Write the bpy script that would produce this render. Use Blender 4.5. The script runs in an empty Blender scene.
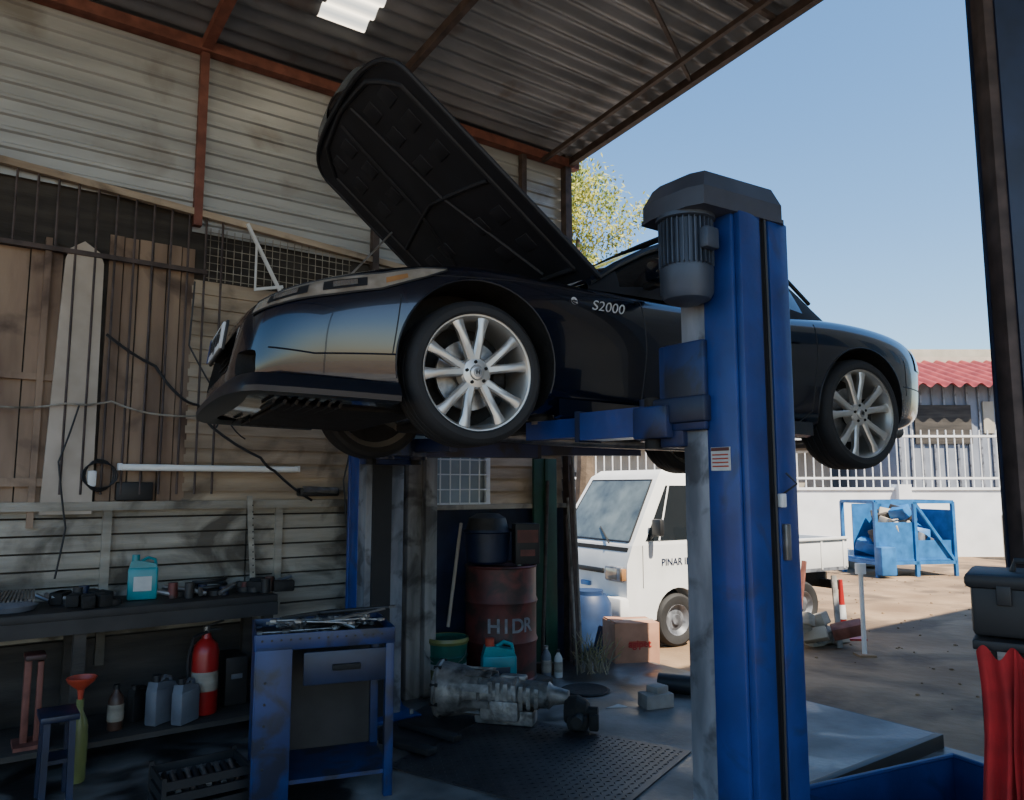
import bpy, bmesh, math, random
from mathutils import Vector, Matrix, Euler
from mathutils.bvhtree import BVHTree
random.seed(7)
S = bpy.context.scene
rad = math.radians

# ---------------------------------------------------------------- materials
MATS = {}
def mat(name, col, rough=.6, metal=0.0, var=.2, scale=6, bump=0.0, bscale=40, col2=None,
        coat=0.0, stretch=(1, 1, 1), trans=0.0, lo=.35, hi=.65, emis=0.0, detail=6, stain=None):
    if name in MATS: return MATS[name]
    m = bpy.data.materials.new(name); m.use_nodes = True
    nt = m.node_tree; N = nt.nodes; L = nt.links
    p = N['Principled BSDF']
    tc = N.new('ShaderNodeTexCoord'); mp = N.new('ShaderNodeMapping')
    mp.inputs['Scale'].default_value = stretch
    L.new(tc.outputs['Object'], mp.inputs['Vector'])
    nz = N.new('ShaderNodeTexNoise'); nz.inputs['Scale'].default_value = scale
    nz.inputs['Detail'].default_value = detail
    L.new(mp.outputs[0], nz.inputs['Vector'])
    cr = N.new('ShaderNodeValToRGB')
    a = [max(0, c * (1 - var)) for c in col]; b = [min(1, c * (1 + var)) for c in col]
    if col2: a, b = list(col), list(col2)
    cr.color_ramp.elements[0].color = (*a, 1); cr.color_ramp.elements[1].color = (*b, 1)
    cr.color_ramp.elements[0].position = lo; cr.color_ramp.elements[1].position = hi
    L.new(nz.outputs['Fac'], cr.inputs[0])
    out = cr.outputs[0]
    p.inputs['Roughness'].default_value = rough
    if stain:  # (colour, scale, threshold, amount[, wet roughness])
        n3 = N.new('ShaderNodeTexNoise'); n3.inputs['Scale'].default_value = stain[1]; n3.inputs['Detail'].default_value = 7
        n3.inputs['Distortion'].default_value = .6
        L.new(tc.outputs['Object'], n3.inputs['Vector'])
        r3 = N.new('ShaderNodeValToRGB'); r3.color_ramp.elements[0].position = stain[2]; r3.color_ramp.elements[1].position = stain[2] + .12
        r3.color_ramp.elements[0].color = (0, 0, 0, 1); r3.color_ramp.elements[1].color = (stain[3],) * 3 + (1,)
        L.new(n3.outputs['Fac'], r3.inputs[0])
        mx = N.new('ShaderNodeMixRGB'); L.new(r3.outputs[0], mx.inputs[0]); L.new(out, mx.inputs[1]); mx.inputs[2].default_value = (*stain[0], 1)
        out = mx.outputs[0]
        if len(stain) > 4:
            mr = N.new('ShaderNodeMapRange'); mr.inputs['To Min'].default_value = rough; mr.inputs['To Max'].default_value = stain[4]
            L.new(r3.outputs[0], mr.inputs['Value']); L.new(mr.outputs[0], p.inputs['Roughness'])
    L.new(out, p.inputs['Base Color'])
    p.inputs['Metallic'].default_value = metal
    p.inputs['Coat Weight'].default_value = coat
    p.inputs['Coat Roughness'].default_value = .03
    p.inputs['Transmission Weight'].default_value = trans
    if bump:
        n2 = N.new('ShaderNodeTexNoise'); n2.inputs['Scale'].default_value = bscale
        n2.inputs['Detail'].default_value = 8
        L.new(mp.outputs[0], n2.inputs['Vector'])
        bp = N.new('ShaderNodeBump'); bp.inputs['Strength'].default_value = bump
        bp.inputs['Distance'].default_value = .02
        L.new(n2.outputs['Fac'], bp.inputs['Height']); L.new(bp.outputs[0], p.inputs['Normal'])
    MATS[name] = m
    return m

PAINT = mat('car_paint', (.002, .004, .011), .22, 0, .05, coat=.85)
LIPM = mat('lip_paint', (.004, .006, .012), .38, 0, .05)
BLK = mat('black_plastic', (.010, .010, .011), .55)
HOODU = mat('bonnet_underside', (.007, .008, .012), .6, 0, .3, 5)
RUB = mat('tyre_rubber', (.016, .016, .017), .75, bump=.1, bscale=80)
ALU = mat('wheel_alloy', (.55, .53, .49), .36, .75, .06)
STEEL = mat('bare_steel', (.28, .27, .26), .45, .9, .3, 15, bump=.1)
CAST = mat('greasy_cast_alloy', (.10, .097, .09), .5, .5, .4, 12, bump=.25, col2=(.26, .25, .235), stain=((.02, .018, .016), 6, .52, .9))
DGLASS = mat('car_glass', (.01, .012, .014), .04, 0, .0, coat=.5)
LENS = mat('headlamp_lens', (.20, .165, .125), .10, .1, .35, 9, coat=1, col2=(.38, .33, .27))
REFL = mat('lamp_reflector', (.6, .58, .55), .2, .9, .1)
REDL = mat('tail_lens', (.35, .01, .01), .1, coat=1)
AMBER = mat('amber_lens', (.30, .15, .06), .2, coat=.5)
FAB = mat('soft_top_fabric', (.010, .010, .013), .85, bump=.15, bscale=200)
UNDER = mat('underbody_grime', (.012, .011, .010), .8, .2, .5, 12, bump=.3)
WHITE = mat('white_enamel', (.66, .67, .67), .4, 0, .06, 4)
BLUE = mat('blue_steel', (.010, .028, .14), .42, 0, .2, 5, bump=.05, coat=.1, col2=(.014, .044, .215), stain=((.02, .02, .03), 5, .58, .6))
BLUE2 = mat('trolley_blue', (.005, .014, .06), .45, 0, .2, 5, col2=(.009, .027, .12), stain=((.01, .01, .015), 6, .5, .85))
DBLUE = mat('dark_blue_steel', (.008, .014, .040), .45, 0, .35, 6)
GRYW = mat('worn_grey_paint', (.11, .12, .14), .5, .2, .3, 9, stretch=(1, 1, .3), col2=(.25, .26, .29), stain=((.03, .03, .035), 7, .52, .7))
MOTG = mat('motor_grey', (.05, .065, .095), .5, .3, .2)
CAPM = mat('lift_cover', (.04, .046, .065), .5, 0, .2)
ROOFM = mat('roof_sheet', (.12, .13, .145), .5, .4, .3, 3, bump=.05, col2=(.25, .26, .28), stretch=(.4, 1, 1), stain=((.10, .055, .03), 2.5, .60, .6))
SKYL = mat('fibreglass_skylight', (.85, .8, .68), .6, 0, .05)
RUST = mat('red_oxide_steel', (.12, .04, .028), .7, .1, .4, 10, col2=(.22, .08, .055))
BROWN = mat('brown_steel', (.06, .042, .037), .7, .1, .4, 10)
GALV = mat('galvanised_panel', (.29, .295, .29), .45, .35, .2, 2.5, col2=(.45, .455, .44), stretch=(.3, 1, 2), stain=((.17, .14, .105), 1.6, .56, .6))
BEIGE = mat('beige_clapboard', (.25, .19, .13), .75, 0, .3, 3, bump=.15, col2=(.45, .36, .26), stretch=(.5, 1, 3), stain=((.07, .05, .035), 2.2, .55, .7))
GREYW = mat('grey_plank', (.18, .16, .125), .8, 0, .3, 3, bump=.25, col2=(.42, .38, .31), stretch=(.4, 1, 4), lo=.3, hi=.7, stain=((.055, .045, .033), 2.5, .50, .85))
CREAM = mat('cream_board', (.36, .30, .235), .7, 0, .15, 4, col2=(.47, .40, .33))
BOARD = mat('brown_board', (.17, .11, .075), .75, 0, .3, 3, col2=(.31, .215, .145), stretch=(2, 2, .4), bump=.1, stain=((.06, .035, .025), 2.5, .54, .8))
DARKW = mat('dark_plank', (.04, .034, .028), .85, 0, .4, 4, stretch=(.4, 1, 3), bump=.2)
CONC = mat('concrete_floor', (.085, .083, .08), .62, 0, .3, 1.8, bump=.12, bscale=25, col2=(.22, .215, .205), lo=.38, hi=.62, stain=((.016, .014, .013), 1.9, .47, .95, .3))
PLATE = mat('tread_plate', (.018, .017, .02), .45, .3, .4, 5, col2=(.05, .046, .05))
DIRT = mat('dirt_ground', (.17, .105, .055), .95, 0, .2, .8, bump=.7, bscale=10, col2=(.33, .225, .13), detail=10, stain=((.09, .058, .034), .8, .48, .85))
CONCP = mat('pale_concrete', (.24, .22, .20), .8, 0, .2, 6, bump=.15)
COLM = mat('weathered_column', (.13, .125, .115), .8, 0, .3, 5, bump=.15, col2=(.30, .29, .27), stretch=(2, 2, .3), stain=((.04, .035, .03), 4, .5, .8))
TEAL = mat('teal_plastic', (.01, .21, .24), .35)
REDP = mat('red_enamel', (.33, .013, .012), .35, 0, .1)
DRUMR = mat('drum_red', (.075, .022, .018), .55, .1, .4, 6, col2=(.15, .035, .028), stain=((.03, .02, .016), 5, .48, .9))
ORANGE = mat('orange_enamel', (.36, .045, .02), .45)
GREEN = mat('green_enamel', (.012, .10, .07), .5, 0, .3)
DGREEN = mat('green_board', (.006, .045, .026), .6, 0, .3)
LIME = mat('lime_plastic', (.15, .165, .05), .4)
GRPL = mat('grey_plastic', (.12, .13, .155), .4)
BRPL = mat('brown_plastic', (.06, .03, .02), .4)
CARD = mat('cardboard', (.36, .18, .11), .85, 0, .15)
TUBEM = mat('tube_glass', (.85, .87, .85), .25, 0, .03)
LEAF = mat('foliage', (.11, .16, .015), .7, 0, .4, 2, col2=(.48, .44, .05))
BARK = mat('bark', (.10, .07, .045), .9, 0, .3, bump=.4)
TWIG = mat('dry_twig', (.24, .21, .14), .9)
ROOFR = mat('red_roof', (.26, .042, .038), .55, .1, .25, 3)
WALLW = mat('white_render', (.66, .68, .70), .8, 0, .08, 2)
WALLB = mat('bluegrey_wall', (.19, .21, .25), .8, 0, .15, 2)
WALLT = mat('tan_wall', (.36, .32, .25), .8, 0, .15, 2)
CYAN = mat('cyan_paint', (.012, .12, .33), .5, 0, .25)
WGLASS = mat('window_glass', (.30, .36, .40), .08, 0, .1, 3)
CLOTH = mat('red_cloth', (.30, .010, .012), .9, 0, .25, 10)
BARREL = mat('blue_barrel', (.010, .028, .08), .5)
PAPER = mat('paper', (.5, .5, .48), .8)
BLACKW = mat('bench_black', (.018, .016, .015), .6, 0, .4, 6)

# ---------------------------------------------------------------- mesh builder
class MB:
    def __init__(s): s.v = []; s.f = []; s.m = []; s.mats = []
    def mi(s, m):
        if m not in s.mats: s.mats.append(m)
        return s.mats.index(m)
    def add(s, vs, fs, m, M=None):
        o = len(s.v)
        for p in vs:
            p = Vector(p)
            s.v.append(M @ p if M is not None else p)
        i = s.mi(m)
        for f in fs:
            s.f.append([a + o for a in f]); s.m.append(i)
    def box(s, c, d, m, rot=(0, 0, 0), bev=0.0, M=None):
        bm = bmesh.new(); bmesh.ops.create_cube(bm, size=1)
        for v in bm.verts: v.co = Vector((v.co.x * d[0], v.co.y * d[1], v.co.z * d[2]))
        if bev: bmesh.ops.bevel(bm, geom=bm.edges[:], offset=bev, segments=2, affect='EDGES', profile=.5)
        T = Matrix.Translation(c) @ Euler(rot).to_matrix().to_4x4()
        if M is not None: T = M @ T
        bm.verts.index_update()
        s.add([v.co.copy() for v in bm.verts], [[v.index for v in f.verts] for f in bm.faces], m, T)
        bm.free()
    def beam(s, p0, p1, w, h, m, M=None, up=(0, 0, 1)):
        p0 = Vector(p0); p1 = Vector(p1); d = (p1 - p0); L = d.length; x = d.normalized()
        u = Vector(up)
        if abs(x.dot(u)) > .95: u = Vector((0, 1, 0))
        y = u.cross(x).normalized(); z = x.cross(y)
        R = Matrix((x, y, z)).transposed().to_4x4(); R.translation = (p0 + p1) / 2
        if M is not None: R = M @ R
        s.box((0, 0, 0), (L, w, h), m, M=R)
    def tube(s, pts, r, m, n=8, M=None, caps=True):
        pts = [Vector(p) for p in pts]; k = len(pts)
        rs = r if isinstance(r, (list, tuple)) else [r] * k
        vs = []; fs = []; prev = None
        for i, p in enumerate(pts):
            t = (pts[min(i + 1, k - 1)] - pts[max(i - 1, 0)]).normalized()
            if prev is None:
                a = Vector((0, 0, 1)) if abs(t.z) < .9 else Vector((1, 0, 0))
                x = t.cross(a).normalized()
            else:
                x = (prev - t * prev.dot(t)).normalized()
            prev = x; y = t.cross(x)
            for j in range(n):
                an = 2 * math.pi * j / n
                vs.append(p + (x * math.cos(an) + y * math.sin(an)) * rs[i])
        for i in range(k - 1):
            for j in range(n):
                fs.append([i * n + j, i * n + (j + 1) % n, (i + 1) * n + (j + 1) % n, (i + 1) * n + j])
        if caps:
            fs.append(list(range(n))[::-1]); fs.append([(k - 1) * n + j for j in range(n)])
        s.add(vs, fs, m, M)
    def cyl(s, p0, p1, r, m, r1=None, n=20, M=None):
        s.tube([p0, p1], [r, r if r1 is None else r1], m, n, M)
    def lathe(s, prof, m, M=None, n=32, closed=False):
        vs = []; fs = []; rings = []
        for (r, z) in prof:
            if r < 1e-5: rings.append([len(vs)]); vs.append((0, 0, z))
            else:
                rings.append(list(range(len(vs), len(vs) + n)))
                for j in range(n):
                    a = 2 * math.pi * j / n; vs.append((r * math.cos(a), r * math.sin(a), z))
        K = len(rings)
        for i in range(K if closed else K - 1):
            a = rings[i]; b = rings[(i + 1) % K]
            for j in range(n):
                j2 = (j + 1) % n
                if len(a) == 1 and len(b) == 1: break
                if len(a) == 1: fs.append([a[0], b[j2], b[j]])
                elif len(b) == 1: fs.append([a[j], a[j2], b[0]])
                else: fs.append([a[j], a[j2], b[j2], b[j]])
        s.add(vs, fs, m, M)
    def prism(s, poly, z0, z1, m, M=None):
        n = len(poly)
        vs = [(x, y, z0) for x, y in poly] + [(x, y, z1) for x, y in poly]
        fs = [list(range(n))[::-1], list(range(n, 2 * n))] + [[i, (i + 1) % n, n + (i + 1) % n, n + i] for i in range(n)]
        s.add(vs, fs, m, M)
    def grid(s, fn, nu, nv, m, M=None):
        vs = [fn(i / nu, j / nv) for i in range(nu + 1) for j in range(nv + 1)]
        fs = [[i * (nv + 1) + j, (i + 1) * (nv + 1) + j, (i + 1) * (nv + 1) + j + 1, i * (nv + 1) + j + 1] for i in range(nu) for j in range(nv)]
        s.add(vs, fs, m, M)
    def build(s, name, loc=(0, 0, 0), rz=0.0, parent=None, recalc=True, ang=35):
        me = bpy.data.meshes.new(name)
        me.from_pydata([tuple(v) for v in s.v], [], s.f)
        for m in s.mats: me.materials.append(m)
        me.polygons.foreach_set('material_index', s.m)
        me.polygons.foreach_set('use_smooth', [True] * len(s.f))
        if recalc:
            bm = bmesh.new(); bm.from_mesh(me); bmesh.ops.recalc_face_normals(bm, faces=bm.faces[:]); bm.to_mesh(me); bm.free()
        me.set_sharp_from_angle(angle=rad(ang))
        me.update()
        o = bpy.data.objects.new(name, me); S.collection.objects.link(o)
        o.location = loc; o.rotation_euler = (0, 0, rz)
        if parent: o.parent = parent
        return o

def empty(name, loc, rot=(0, 0, 0)):
    e = bpy.data.objects.new(name, None); S.collection.objects.link(e)
    e.location = loc; e.rotation_euler = rot; e.empty_display_size = .1
    return e

def text_mesh(body, size, m, name, M, parent=None, ext=.001, shear=0.0, bold=0.0):
    c = bpy.data.curves.new('t', 'FONT'); c.body = body; c.size = size; c.extrude = ext
    c.align_x = 'CENTER'; c.align_y = 'CENTER'; c.shear = shear; c.offset = bold
    o = bpy.data.objects.new('t', c); S.collection.objects.link(o)
    bpy.context.view_layer.update()
    dg = bpy.context.evaluated_depsgraph_get()
    me = bpy.data.meshes.new_from_object(o.evaluated_get(dg))
    bpy.data.objects.remove(o); me.materials.clear(); me.materials.append(m)
    r = bpy.data.objects.new(name, me); S.collection.objects.link(r)
    r.matrix_local = M
    if parent: r.parent = parent
    return r

def frame(X, Y, Z, t):
    R = Matrix((Vector(X), Vector(Y), Vector(Z))).transposed().to_4x4(); R.translation = t
    return R

BR = rad(36); W0 = Vector((-.78, 6.2, 0))
def Bp(s, u, z=0): return Vector((-.78 + .809 * s + .588 * u, 6.2 + .588 * s - .809 * u, z))

GZ = -.08
# ---------------------------------------------------------------- ground and floor
b = MB(); b.box((0, 40, GZ - .1), (160, 140, .2), DIRT); b.build('ground')
b = MB(); b.box((-2.95, -1.45, -.09), (10.1, 3.1, .18), CONC)
b.build('floor', W0, BR)
b = MB(); b.box((-2.95, -7.0, GZ + .003), (10.1, 8, .02), CONC); b.build('floor_apron', W0, BR)
b = MB()
for k in range(320):
    x = random.uniform(2.9, 11); y = random.uniform(5.6, 15); r = random.uniform(.006, .024)
    b.lathe([(0, -.2 * r), (r, .1 * r), (r * .7, .7 * r), (0, .9 * r)], DIRT, Matrix.Translation((x, y, GZ)) @ Matrix.Rotation(k, 4, 'Z') @ Matrix.Diagonal((1, random.uniform(.6, 1), 1, 1)), 6)
b.build('scattered_stones')

b = MB(); b.box((0, 0, 0), (1.35, 1.15, .008), PLATE)
b.box((-.95, .25, .0), (.5, 1.0, .008), PLATE, rot=(0, 0, .12))
vs = []; fs = []
for i in range(33):
    for j in range(28):
        x = -.65 + i * .04; y = -.55 + j * .04; a = rad(45) if (i + j) % 2 else rad(-45)
        dx, dy = math.cos(a) * .016, math.sin(a) * .016; ex, ey = -math.sin(a) * .005, math.cos(a) * .005
        o = len(vs)
        vs += [(x + dx, y + dy, .0042), (x + ex, y + ey, .0042), (x - dx, y - dy, .0042), (x - ex, y - ey, .0042), (x, y, .008)]
        fs += [[o, o + 1, o + 4], [o + 1, o + 2, o + 4], [o + 2, o + 3, o + 4], [o + 3, o, o + 4]]
b.add(vs, fs, PLATE)
b.build('tread_plate', (.17, 4.545, .005), rad(-33))

# ---------------------------------------------------------------- left wall
b = MB()
def wb(s0, s1, z0, z1, m, y=.05, t=.05, M=None): b.box(((s0 + s1) / 2, y, (z0 + z1) / 2), (abs(s1 - s0), t, z1 - z0), m)
wz0, wz1 = 1.4, 2.15; ws0, ws1 = .12, .70
WT = 4.76
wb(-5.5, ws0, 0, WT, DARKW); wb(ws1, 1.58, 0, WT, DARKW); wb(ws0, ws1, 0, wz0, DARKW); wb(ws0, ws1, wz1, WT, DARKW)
def ribbed(s0, s1, z0, z1, m, y=.0, pitch=.105, amp=.018):
    n = int((z1 - z0) / pitch) + 1
    prof = []
    for i in range(n + 1):
        z = z0 + i * pitch
        for dz, a in ((0, 0), (.55, 0), (.65, 1), (.85, 1), (.95, 0)):
            if z + dz * pitch <= z1: prof.append((z + dz * pitch, a * amp))
    vs = []; fs = []
    for (z, a) in prof: vs += [(s0, y - a, z), (s1, y - a, z)]
    for i in range(len(prof) - 1): fs.append([2 * i, 2 * i + 1, 2 * i + 3, 2 * i + 2])
    b.add(vs, fs, m)
ribbed(-5.5, -3.0, 3.50, 4.72, GALV); ribbed(-3.02, -1.8, 3.46, 4.72, GALV, -.012); ribbed(-1.8, -.42, 3.32, 4.72, GALV, -.004)
ribbed(-.42, .75, 3.30, 4.72, GALV, -.010); ribbed(.75, 1.55, 3.30, 4.72, GALV, -.002)
def claps(s0, s1, z0, z1, m, h=.11, y=.02, tilt=.018):
    z = z0
    while z < z1 - .02:
        b.add([(s0, y - tilt, z), (s1, y - tilt, z), (s1, y, z + h), (s0, y, z + h), (s0, y + .01, z), (s1, y + .01, z)],
              [[0, 1, 2, 3], [4, 5, 1, 0]], m)
        z += h
claps(-1.78, .0, 1.42, 2.98, BEIGE, .098)
claps(0.72, 1.55, 1.4, 3.3, BEIGE, .11)
claps(0.0, .72, 2.2, 3.3, BEIGE, .11)
for i in range(16):
    s0 = -5.4 + i * .178
    wb(s0, s0 + .17, 1.45, 3.02, BOARD, .012 + .004 * (i % 3), .03)
for s in (-3.6, -3.05, -2.66): wb(s, s + .035, 1.3, 3.1, BOARD, -.02, .05)
wb(-5.4, -2.55, 1.55, 1.6, BOARD, -.02, .04); wb(-5.4, -2.55, 2.2, 2.24, BOARD, -.02, .03)
for i in range(6):
    s0 = -2.30 + i * .09
    wb(s0, s0 + .082, 1.45, 3.2, BOARD, .01 + .012 * (i % 2), .02)
b.prism([(-2.60, 1.38), (-2.32, 1.38), (-2.335, 2.98), (-2.36, 3.05), (-2.45, 3.11), (-2.53, 3.05), (-2.55, 2.98)], 0, .05, CREAM,
        Matrix(((1, 0, 0, 0), (0, 0, -1, -.0), (0, 1, 0, 0), (0, 0, 0, 1))))
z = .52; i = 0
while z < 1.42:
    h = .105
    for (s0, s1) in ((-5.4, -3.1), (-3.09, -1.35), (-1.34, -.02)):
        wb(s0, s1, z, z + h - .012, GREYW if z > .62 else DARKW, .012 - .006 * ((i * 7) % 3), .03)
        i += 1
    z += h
wb(-5.4, .0, 1.40, 1.455, GREYW, -.02, .08)
for s in (-2.25, -1.15): wb(s, s + .05, .45, 1.42, GREYW, -.02, .04)
wb(0, 1.56, .0, 1.4, DBLUE, .012, .02)
wb(.02, 1.56, 1.36, 1.40, GREYW, -.03, .1)
b.build('wall_left', W0, BR, recalc=False)

RS = .1
b = MB()
b.beam((-6.4, -.06, 4.66), (1.7, -.06, 4.66), .09, .08, RUST)
for s in (-4.6, -1.78, -.43, 1.05): b.beam((s, -.05, 3.0 if s > -1 else 3.35), (s, -.05, 4.66), .055, .055, RUST if s < -1 else BROWN)
b.beam((1.57, -.06, 0), (1.57, -.06, 4.75), .075, .075, BROWN)
for s, w in ((-4.6, .06), (-1.78, .07), (-.43, .045), (1.6, .06)):
    b.beam((s, 0, 4.66), (s, -10, 4.66 + RS * 10), w, .07, RUST if s < -1 and s > -3 else BROWN)
b.beam((1.25, -.1, 4.60), (1.25, -10, 5.60), .035, .04, BROWN)
for u in (2.4, 5.0, 7.5): b.beam((-6.4, -u, 4.70 + RS * u), (1.7, -u, 4.70 + RS * u), .04, .03, BROWN)
b.beam((.2, -2.3, 4.9), (1.6, -1.6, 4.82), .025, .03, BROWN)
for s in (-5.4, 1.6): b.beam((s, -9.9, GZ), (s, -9.9, 5.6), .1, .1, BROWN)
b.build('roof_frame', W0, BR)

b = MB(); pitch = .15; nseg = int(10.3 / pitch * 8)
us = [-.15 + i * pitch / 8 for i in range(nseg)]
ss = [-6.5, -4.0, -1.21, -.86, 1.0, 1.75]
vs = [(s, -u, 4.735 + RS * u + .022 * math.sin(2 * math.pi * u / pitch) + (.004 if k % 2 else 0)) for u in us for k, s in enumerate(ss)]
K = len(ss); f1 = []; f2 = []
for i in range(len(us) - 1):
    for k in range(K - 1):
        f = [i * K + k, (i + 1) * K + k, (i + 1) * K + k + 1, i * K + k + 1]
        (f2 if (k == 2 and .66 < us[i] < 1.10) else f1).append(f)
b.add(vs, f1, ROOFM); b.add(vs, f2, SKYL)
o = b.build('ceiling', W0, BR, recalc=False, ang=80)
nt = SKYL.node_tree; tr = nt.nodes.new('ShaderNodeBsdfTranslucent'); tr.inputs[0].default_value = (.85, .78, .62, 1)
nt.links.new(tr.outputs[0], nt.nodes['Material Output'].inputs[0])

b = MB()
def zr(s): return 3.53 - (s + 2.93) * .075
b.beam((-5.4, -.05, zr(-5.4)), (0.9, -.05, zr(.9)), .05, .045, BEIGE)
b.beam((-5.4, -.05, 3.03), (-1.7, -.05, 3.03), .03, .03, BROWN)
for i in range(34):
    s = -5.3 + i * .112
    b.cyl((s, -.05, 3.02 if s < -2.55 else 1.5), (s, -.05, zr(s)), .008, BROWN, n=6)
b.build('iron_grille', W0, BR)
b = MB()
for i in range(20): b.cyl((-1.68 + i * .055, -.03, 2.98), (-1.68 + i * .055, -.03, 3.36), .003, GREYW, n=5)
for i in range(7): b.cyl((-1.7, -.03, 3.0 + i * .055), (-.62, -.03, 3.0 + i * .055), .003, GREYW, n=5)
b.build('wire_lattice', W0, BR)
b = MB()
b.beam((-1.45, -.10, 3.42), (-1.18, -.10, 2.93), .026, .02, WHITE); b.beam((-1.18, -.10, 3.0), (-1.38, -.10, 2.95), .02, .02, WHITE)
b.beam((-1.38, -.10, 2.94), (-1.38, -.10, 3.3), .012, .012, WHITE)
b.build('wall_bracket', W0, BR)
b = MB()
b.box((.41, .05, 1.775), (.58, .01, .75), WGLASS)
for x in (.12, .70): b.beam((x, -.0, 1.4), (x, -.0, 2.15), .04, .03, WHITE)
for z in (1.4, 2.15): b.beam((.1, 0, z), (.72, 0, z), .04, .03, WHITE)
for i in range(5): b.cyl((.12 + .58 * (i + 1) / 6, -.02, 1.4), (.12 + .58 * (i + 1) / 6, -.02, 2.15), .006, WHITE, n=6)
for i in range(5): b.cyl((.12, -.02, 1.4 + .125 * (i + 1)), (.70, -.02, 1.4 + .125 * (i + 1)), .006, WHITE, n=6)
b.build('window_1', W0, BR)

b = MB()
b.box((-1.6, -.06, 1.675), (1.18, .035, .03), WHITE, bev=.004)
b.cyl((-2.17, -.095, 1.672), (-1.03, -.095, 1.672), .022, TUBEM, n=14)
for s in (-2.18, -1.02): b.box((s, -.08, 1.675), (.025, .06, .045), WHITE, bev=.004)
b.build('fluorescent_tube_light', W0, BR)

def cable(name, pts, r=.007, m=BLK):
    b = MB(); P = []
    for i in range(len(pts) - 1):
        a = Vector(pts[i]); c = Vector(pts[i + 1])
        for k in range(4): P.append(a.lerp(c, k / 4) + Vector((0, 0, -.015 * math.sin(math.pi * k / 4))))
    P.append(Vector(pts[-1])); b.tube(P, r, m, 6); return b.build(name, W0, BR)
cable('electric_cable', [(-2.3, -.07, 2.52), (-2.0, -.07, 2.34), (-1.85, -.07, 2.16), (-1.72, -.07, 2.10), (-1.62, -.07, 1.95), (-1.3, -.12, 1.75), (-1.2, -.12, 1.66), (-.9, -.07, 1.45)], .010)
cable('electric_cable', [(-5.3, -.08, 2.02), (-2.85, -.08, 2.02), (-2.5, -.08, 2.06), (-2.25, -.08, 2.09), (-1.95, -.08, 2.02), (-1.6, -.08, 2.05)], .007, GREYW)
cable('electric_cable', [(-1.78, -.07, 2.95), (-1.80, -.08, 2.5), (-1.55, -.08, 2.1), (-1.6, -.08, 1.95)], .006)
cable('electric_cable', [(-2.43, -.1, 2.05), (-2.52, -.1, 1.7), (-2.46, -.1, 1.3), (-2.5, -.1, 1.0)], .006)
cable('electric_cable', [(-.62, -.07, 2.2), (-.60, -.08, 1.9), (-.66, -.08, 1.6), (-.6, -.08, 1.0)], .006)
cable('electric_cable', [(-1.62, -.08, 2.4), (-1.45, -.08, 2.18), (-1.52, -.08, 2.0), (-1.40, -.08, 1.88)], .005)
b = MB()
for k in range(3):
    b.tube([(-2.29 + (.08 + .01 * k) * math.cos(a * .35), -.06 - .01 * k, 1.62 + (.10 - .01 * k) * math.sin(a * .35)) for a in range(19)], .005, BLK, 6)
b.box((-2.08, -.03, 1.52), (.22, .05, .12), BLK, bev=.01); b.box((-2.33, -.05, 1.6), (.05, .05, .1), WHITE, bev=.008)
b.build('cable_coil', W0, BR)
b = MB(); b.box((-.85, -.06, 1.51), (.30, .10, .06), BLK, bev=.015); b.cyl((-.98, -.1, 1.53), (-.72, -.1, 1.52), .025, STEEL, n=10)
b.build('power_tool', W0, BR)

b = MB()
b.box((-.02, 0, 1.35), (.12, .16, 2.7), COLM, bev=.006); b.box((-.16, .02, 1.35), (.10, .12, 2.7), DARKW, bev=.005)
b.box((.10, -.02, 1.35), (.10, .2, 2.7), COLM, bev=.006)
b.build('support_column', (-.76, 5.86, 0), BR)

# ---------------------------------------------------------------- car lift
LP = Vector((.860, 2.90, 0))
lift = empty('two_post_car_lift', LP, (0, 0, BR))
def post(name, M, motor=False):
    b = MB()
    W = .30
    b.box((-.01, -.055, 1.28), (W, .14, 2.56), BLUE, bev=.012, M=M)
    b.box((-.01, .065, 1.28), (W - .010, .13, 2.56), GRYW, bev=.006, M=M)
    b.box((.02, .135, 1.28), (.14, .03, 2.55), BLK, M=M)
    b.box((.0, -.132, 1.28), (.04, .02, 2.56), BLK, M=M)
    b.box((-.085, -.14, 1.28), (.12, .03, 2.56), BLUE, bev=.006, M=M)
    b.box((.085, -.14, 1.28), (.12, .03, 2.56), BLUE, bev=.006, M=M)
    b.box((0, 0, .01), (.5, .5, .025), BLUE, bev=.004, M=M)
    for x in (-.2, .2):
        for y in (-.2, .2): b.cyl((x, y, .02), (x, y, .05), .014, STEEL, n=6, M=M)
    for sx in (-1, 1): b.prism([(0, 0), (.1, 0), (0, .25)], -.006, .006, BLUE, M @ frame((sx, 0, 0), (0, 0, 1), (0, -sx, 0), (sx * .14, 0, .02)))
    b.box((-.0, .17, 1.90), (.36, .12, .40), BLUE2, bev=.01, M=M)
    b.box((-.165, .10, 1.93), (.04, .2, .34), BLUE2, bev=.01, M=M)
    b.box((-.165, .12, 1.84), (.07, .26, .10), DBLUE, bev=.01, M=M)
    b.box((0, .25, 1.80), (.44, .18, .13), BLUE2, bev=.01, M=M)
    for x in (-.17, .17): b.cyl((x, .27, 1.70), (x, .27, 1.90), .035, UNDER, n=14, M=M)
    return b.build(name, parent=lift)
Mz = Matrix.Translation((0, 0, 0)); post('post_drive', Mz)
M2 = Matrix.Translation((0, 3.1, 0)) @ Matrix.Rotation(math.pi, 4, 'Z'); post('post_idle', M2)
b = MB(); b.box((-.163, -.05, 1.65), (.004, .085, .085), PAPER); b.box((-.166, -.05, 1.685), (.003, .08, .012), DRUMR)
for k in range(4): b.box((-.166, -.05, 1.665 - k * .014), (.003, .07, .005), ORANGE)
b.build('warning_label', parent=lift)
b = MB()
b.tube([(.0, -.155, .3), (.0, -.16, 1.0), (.0, -.158, 1.5), (.0, -.155, 2.55)], .007, BLK, 6)
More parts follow.
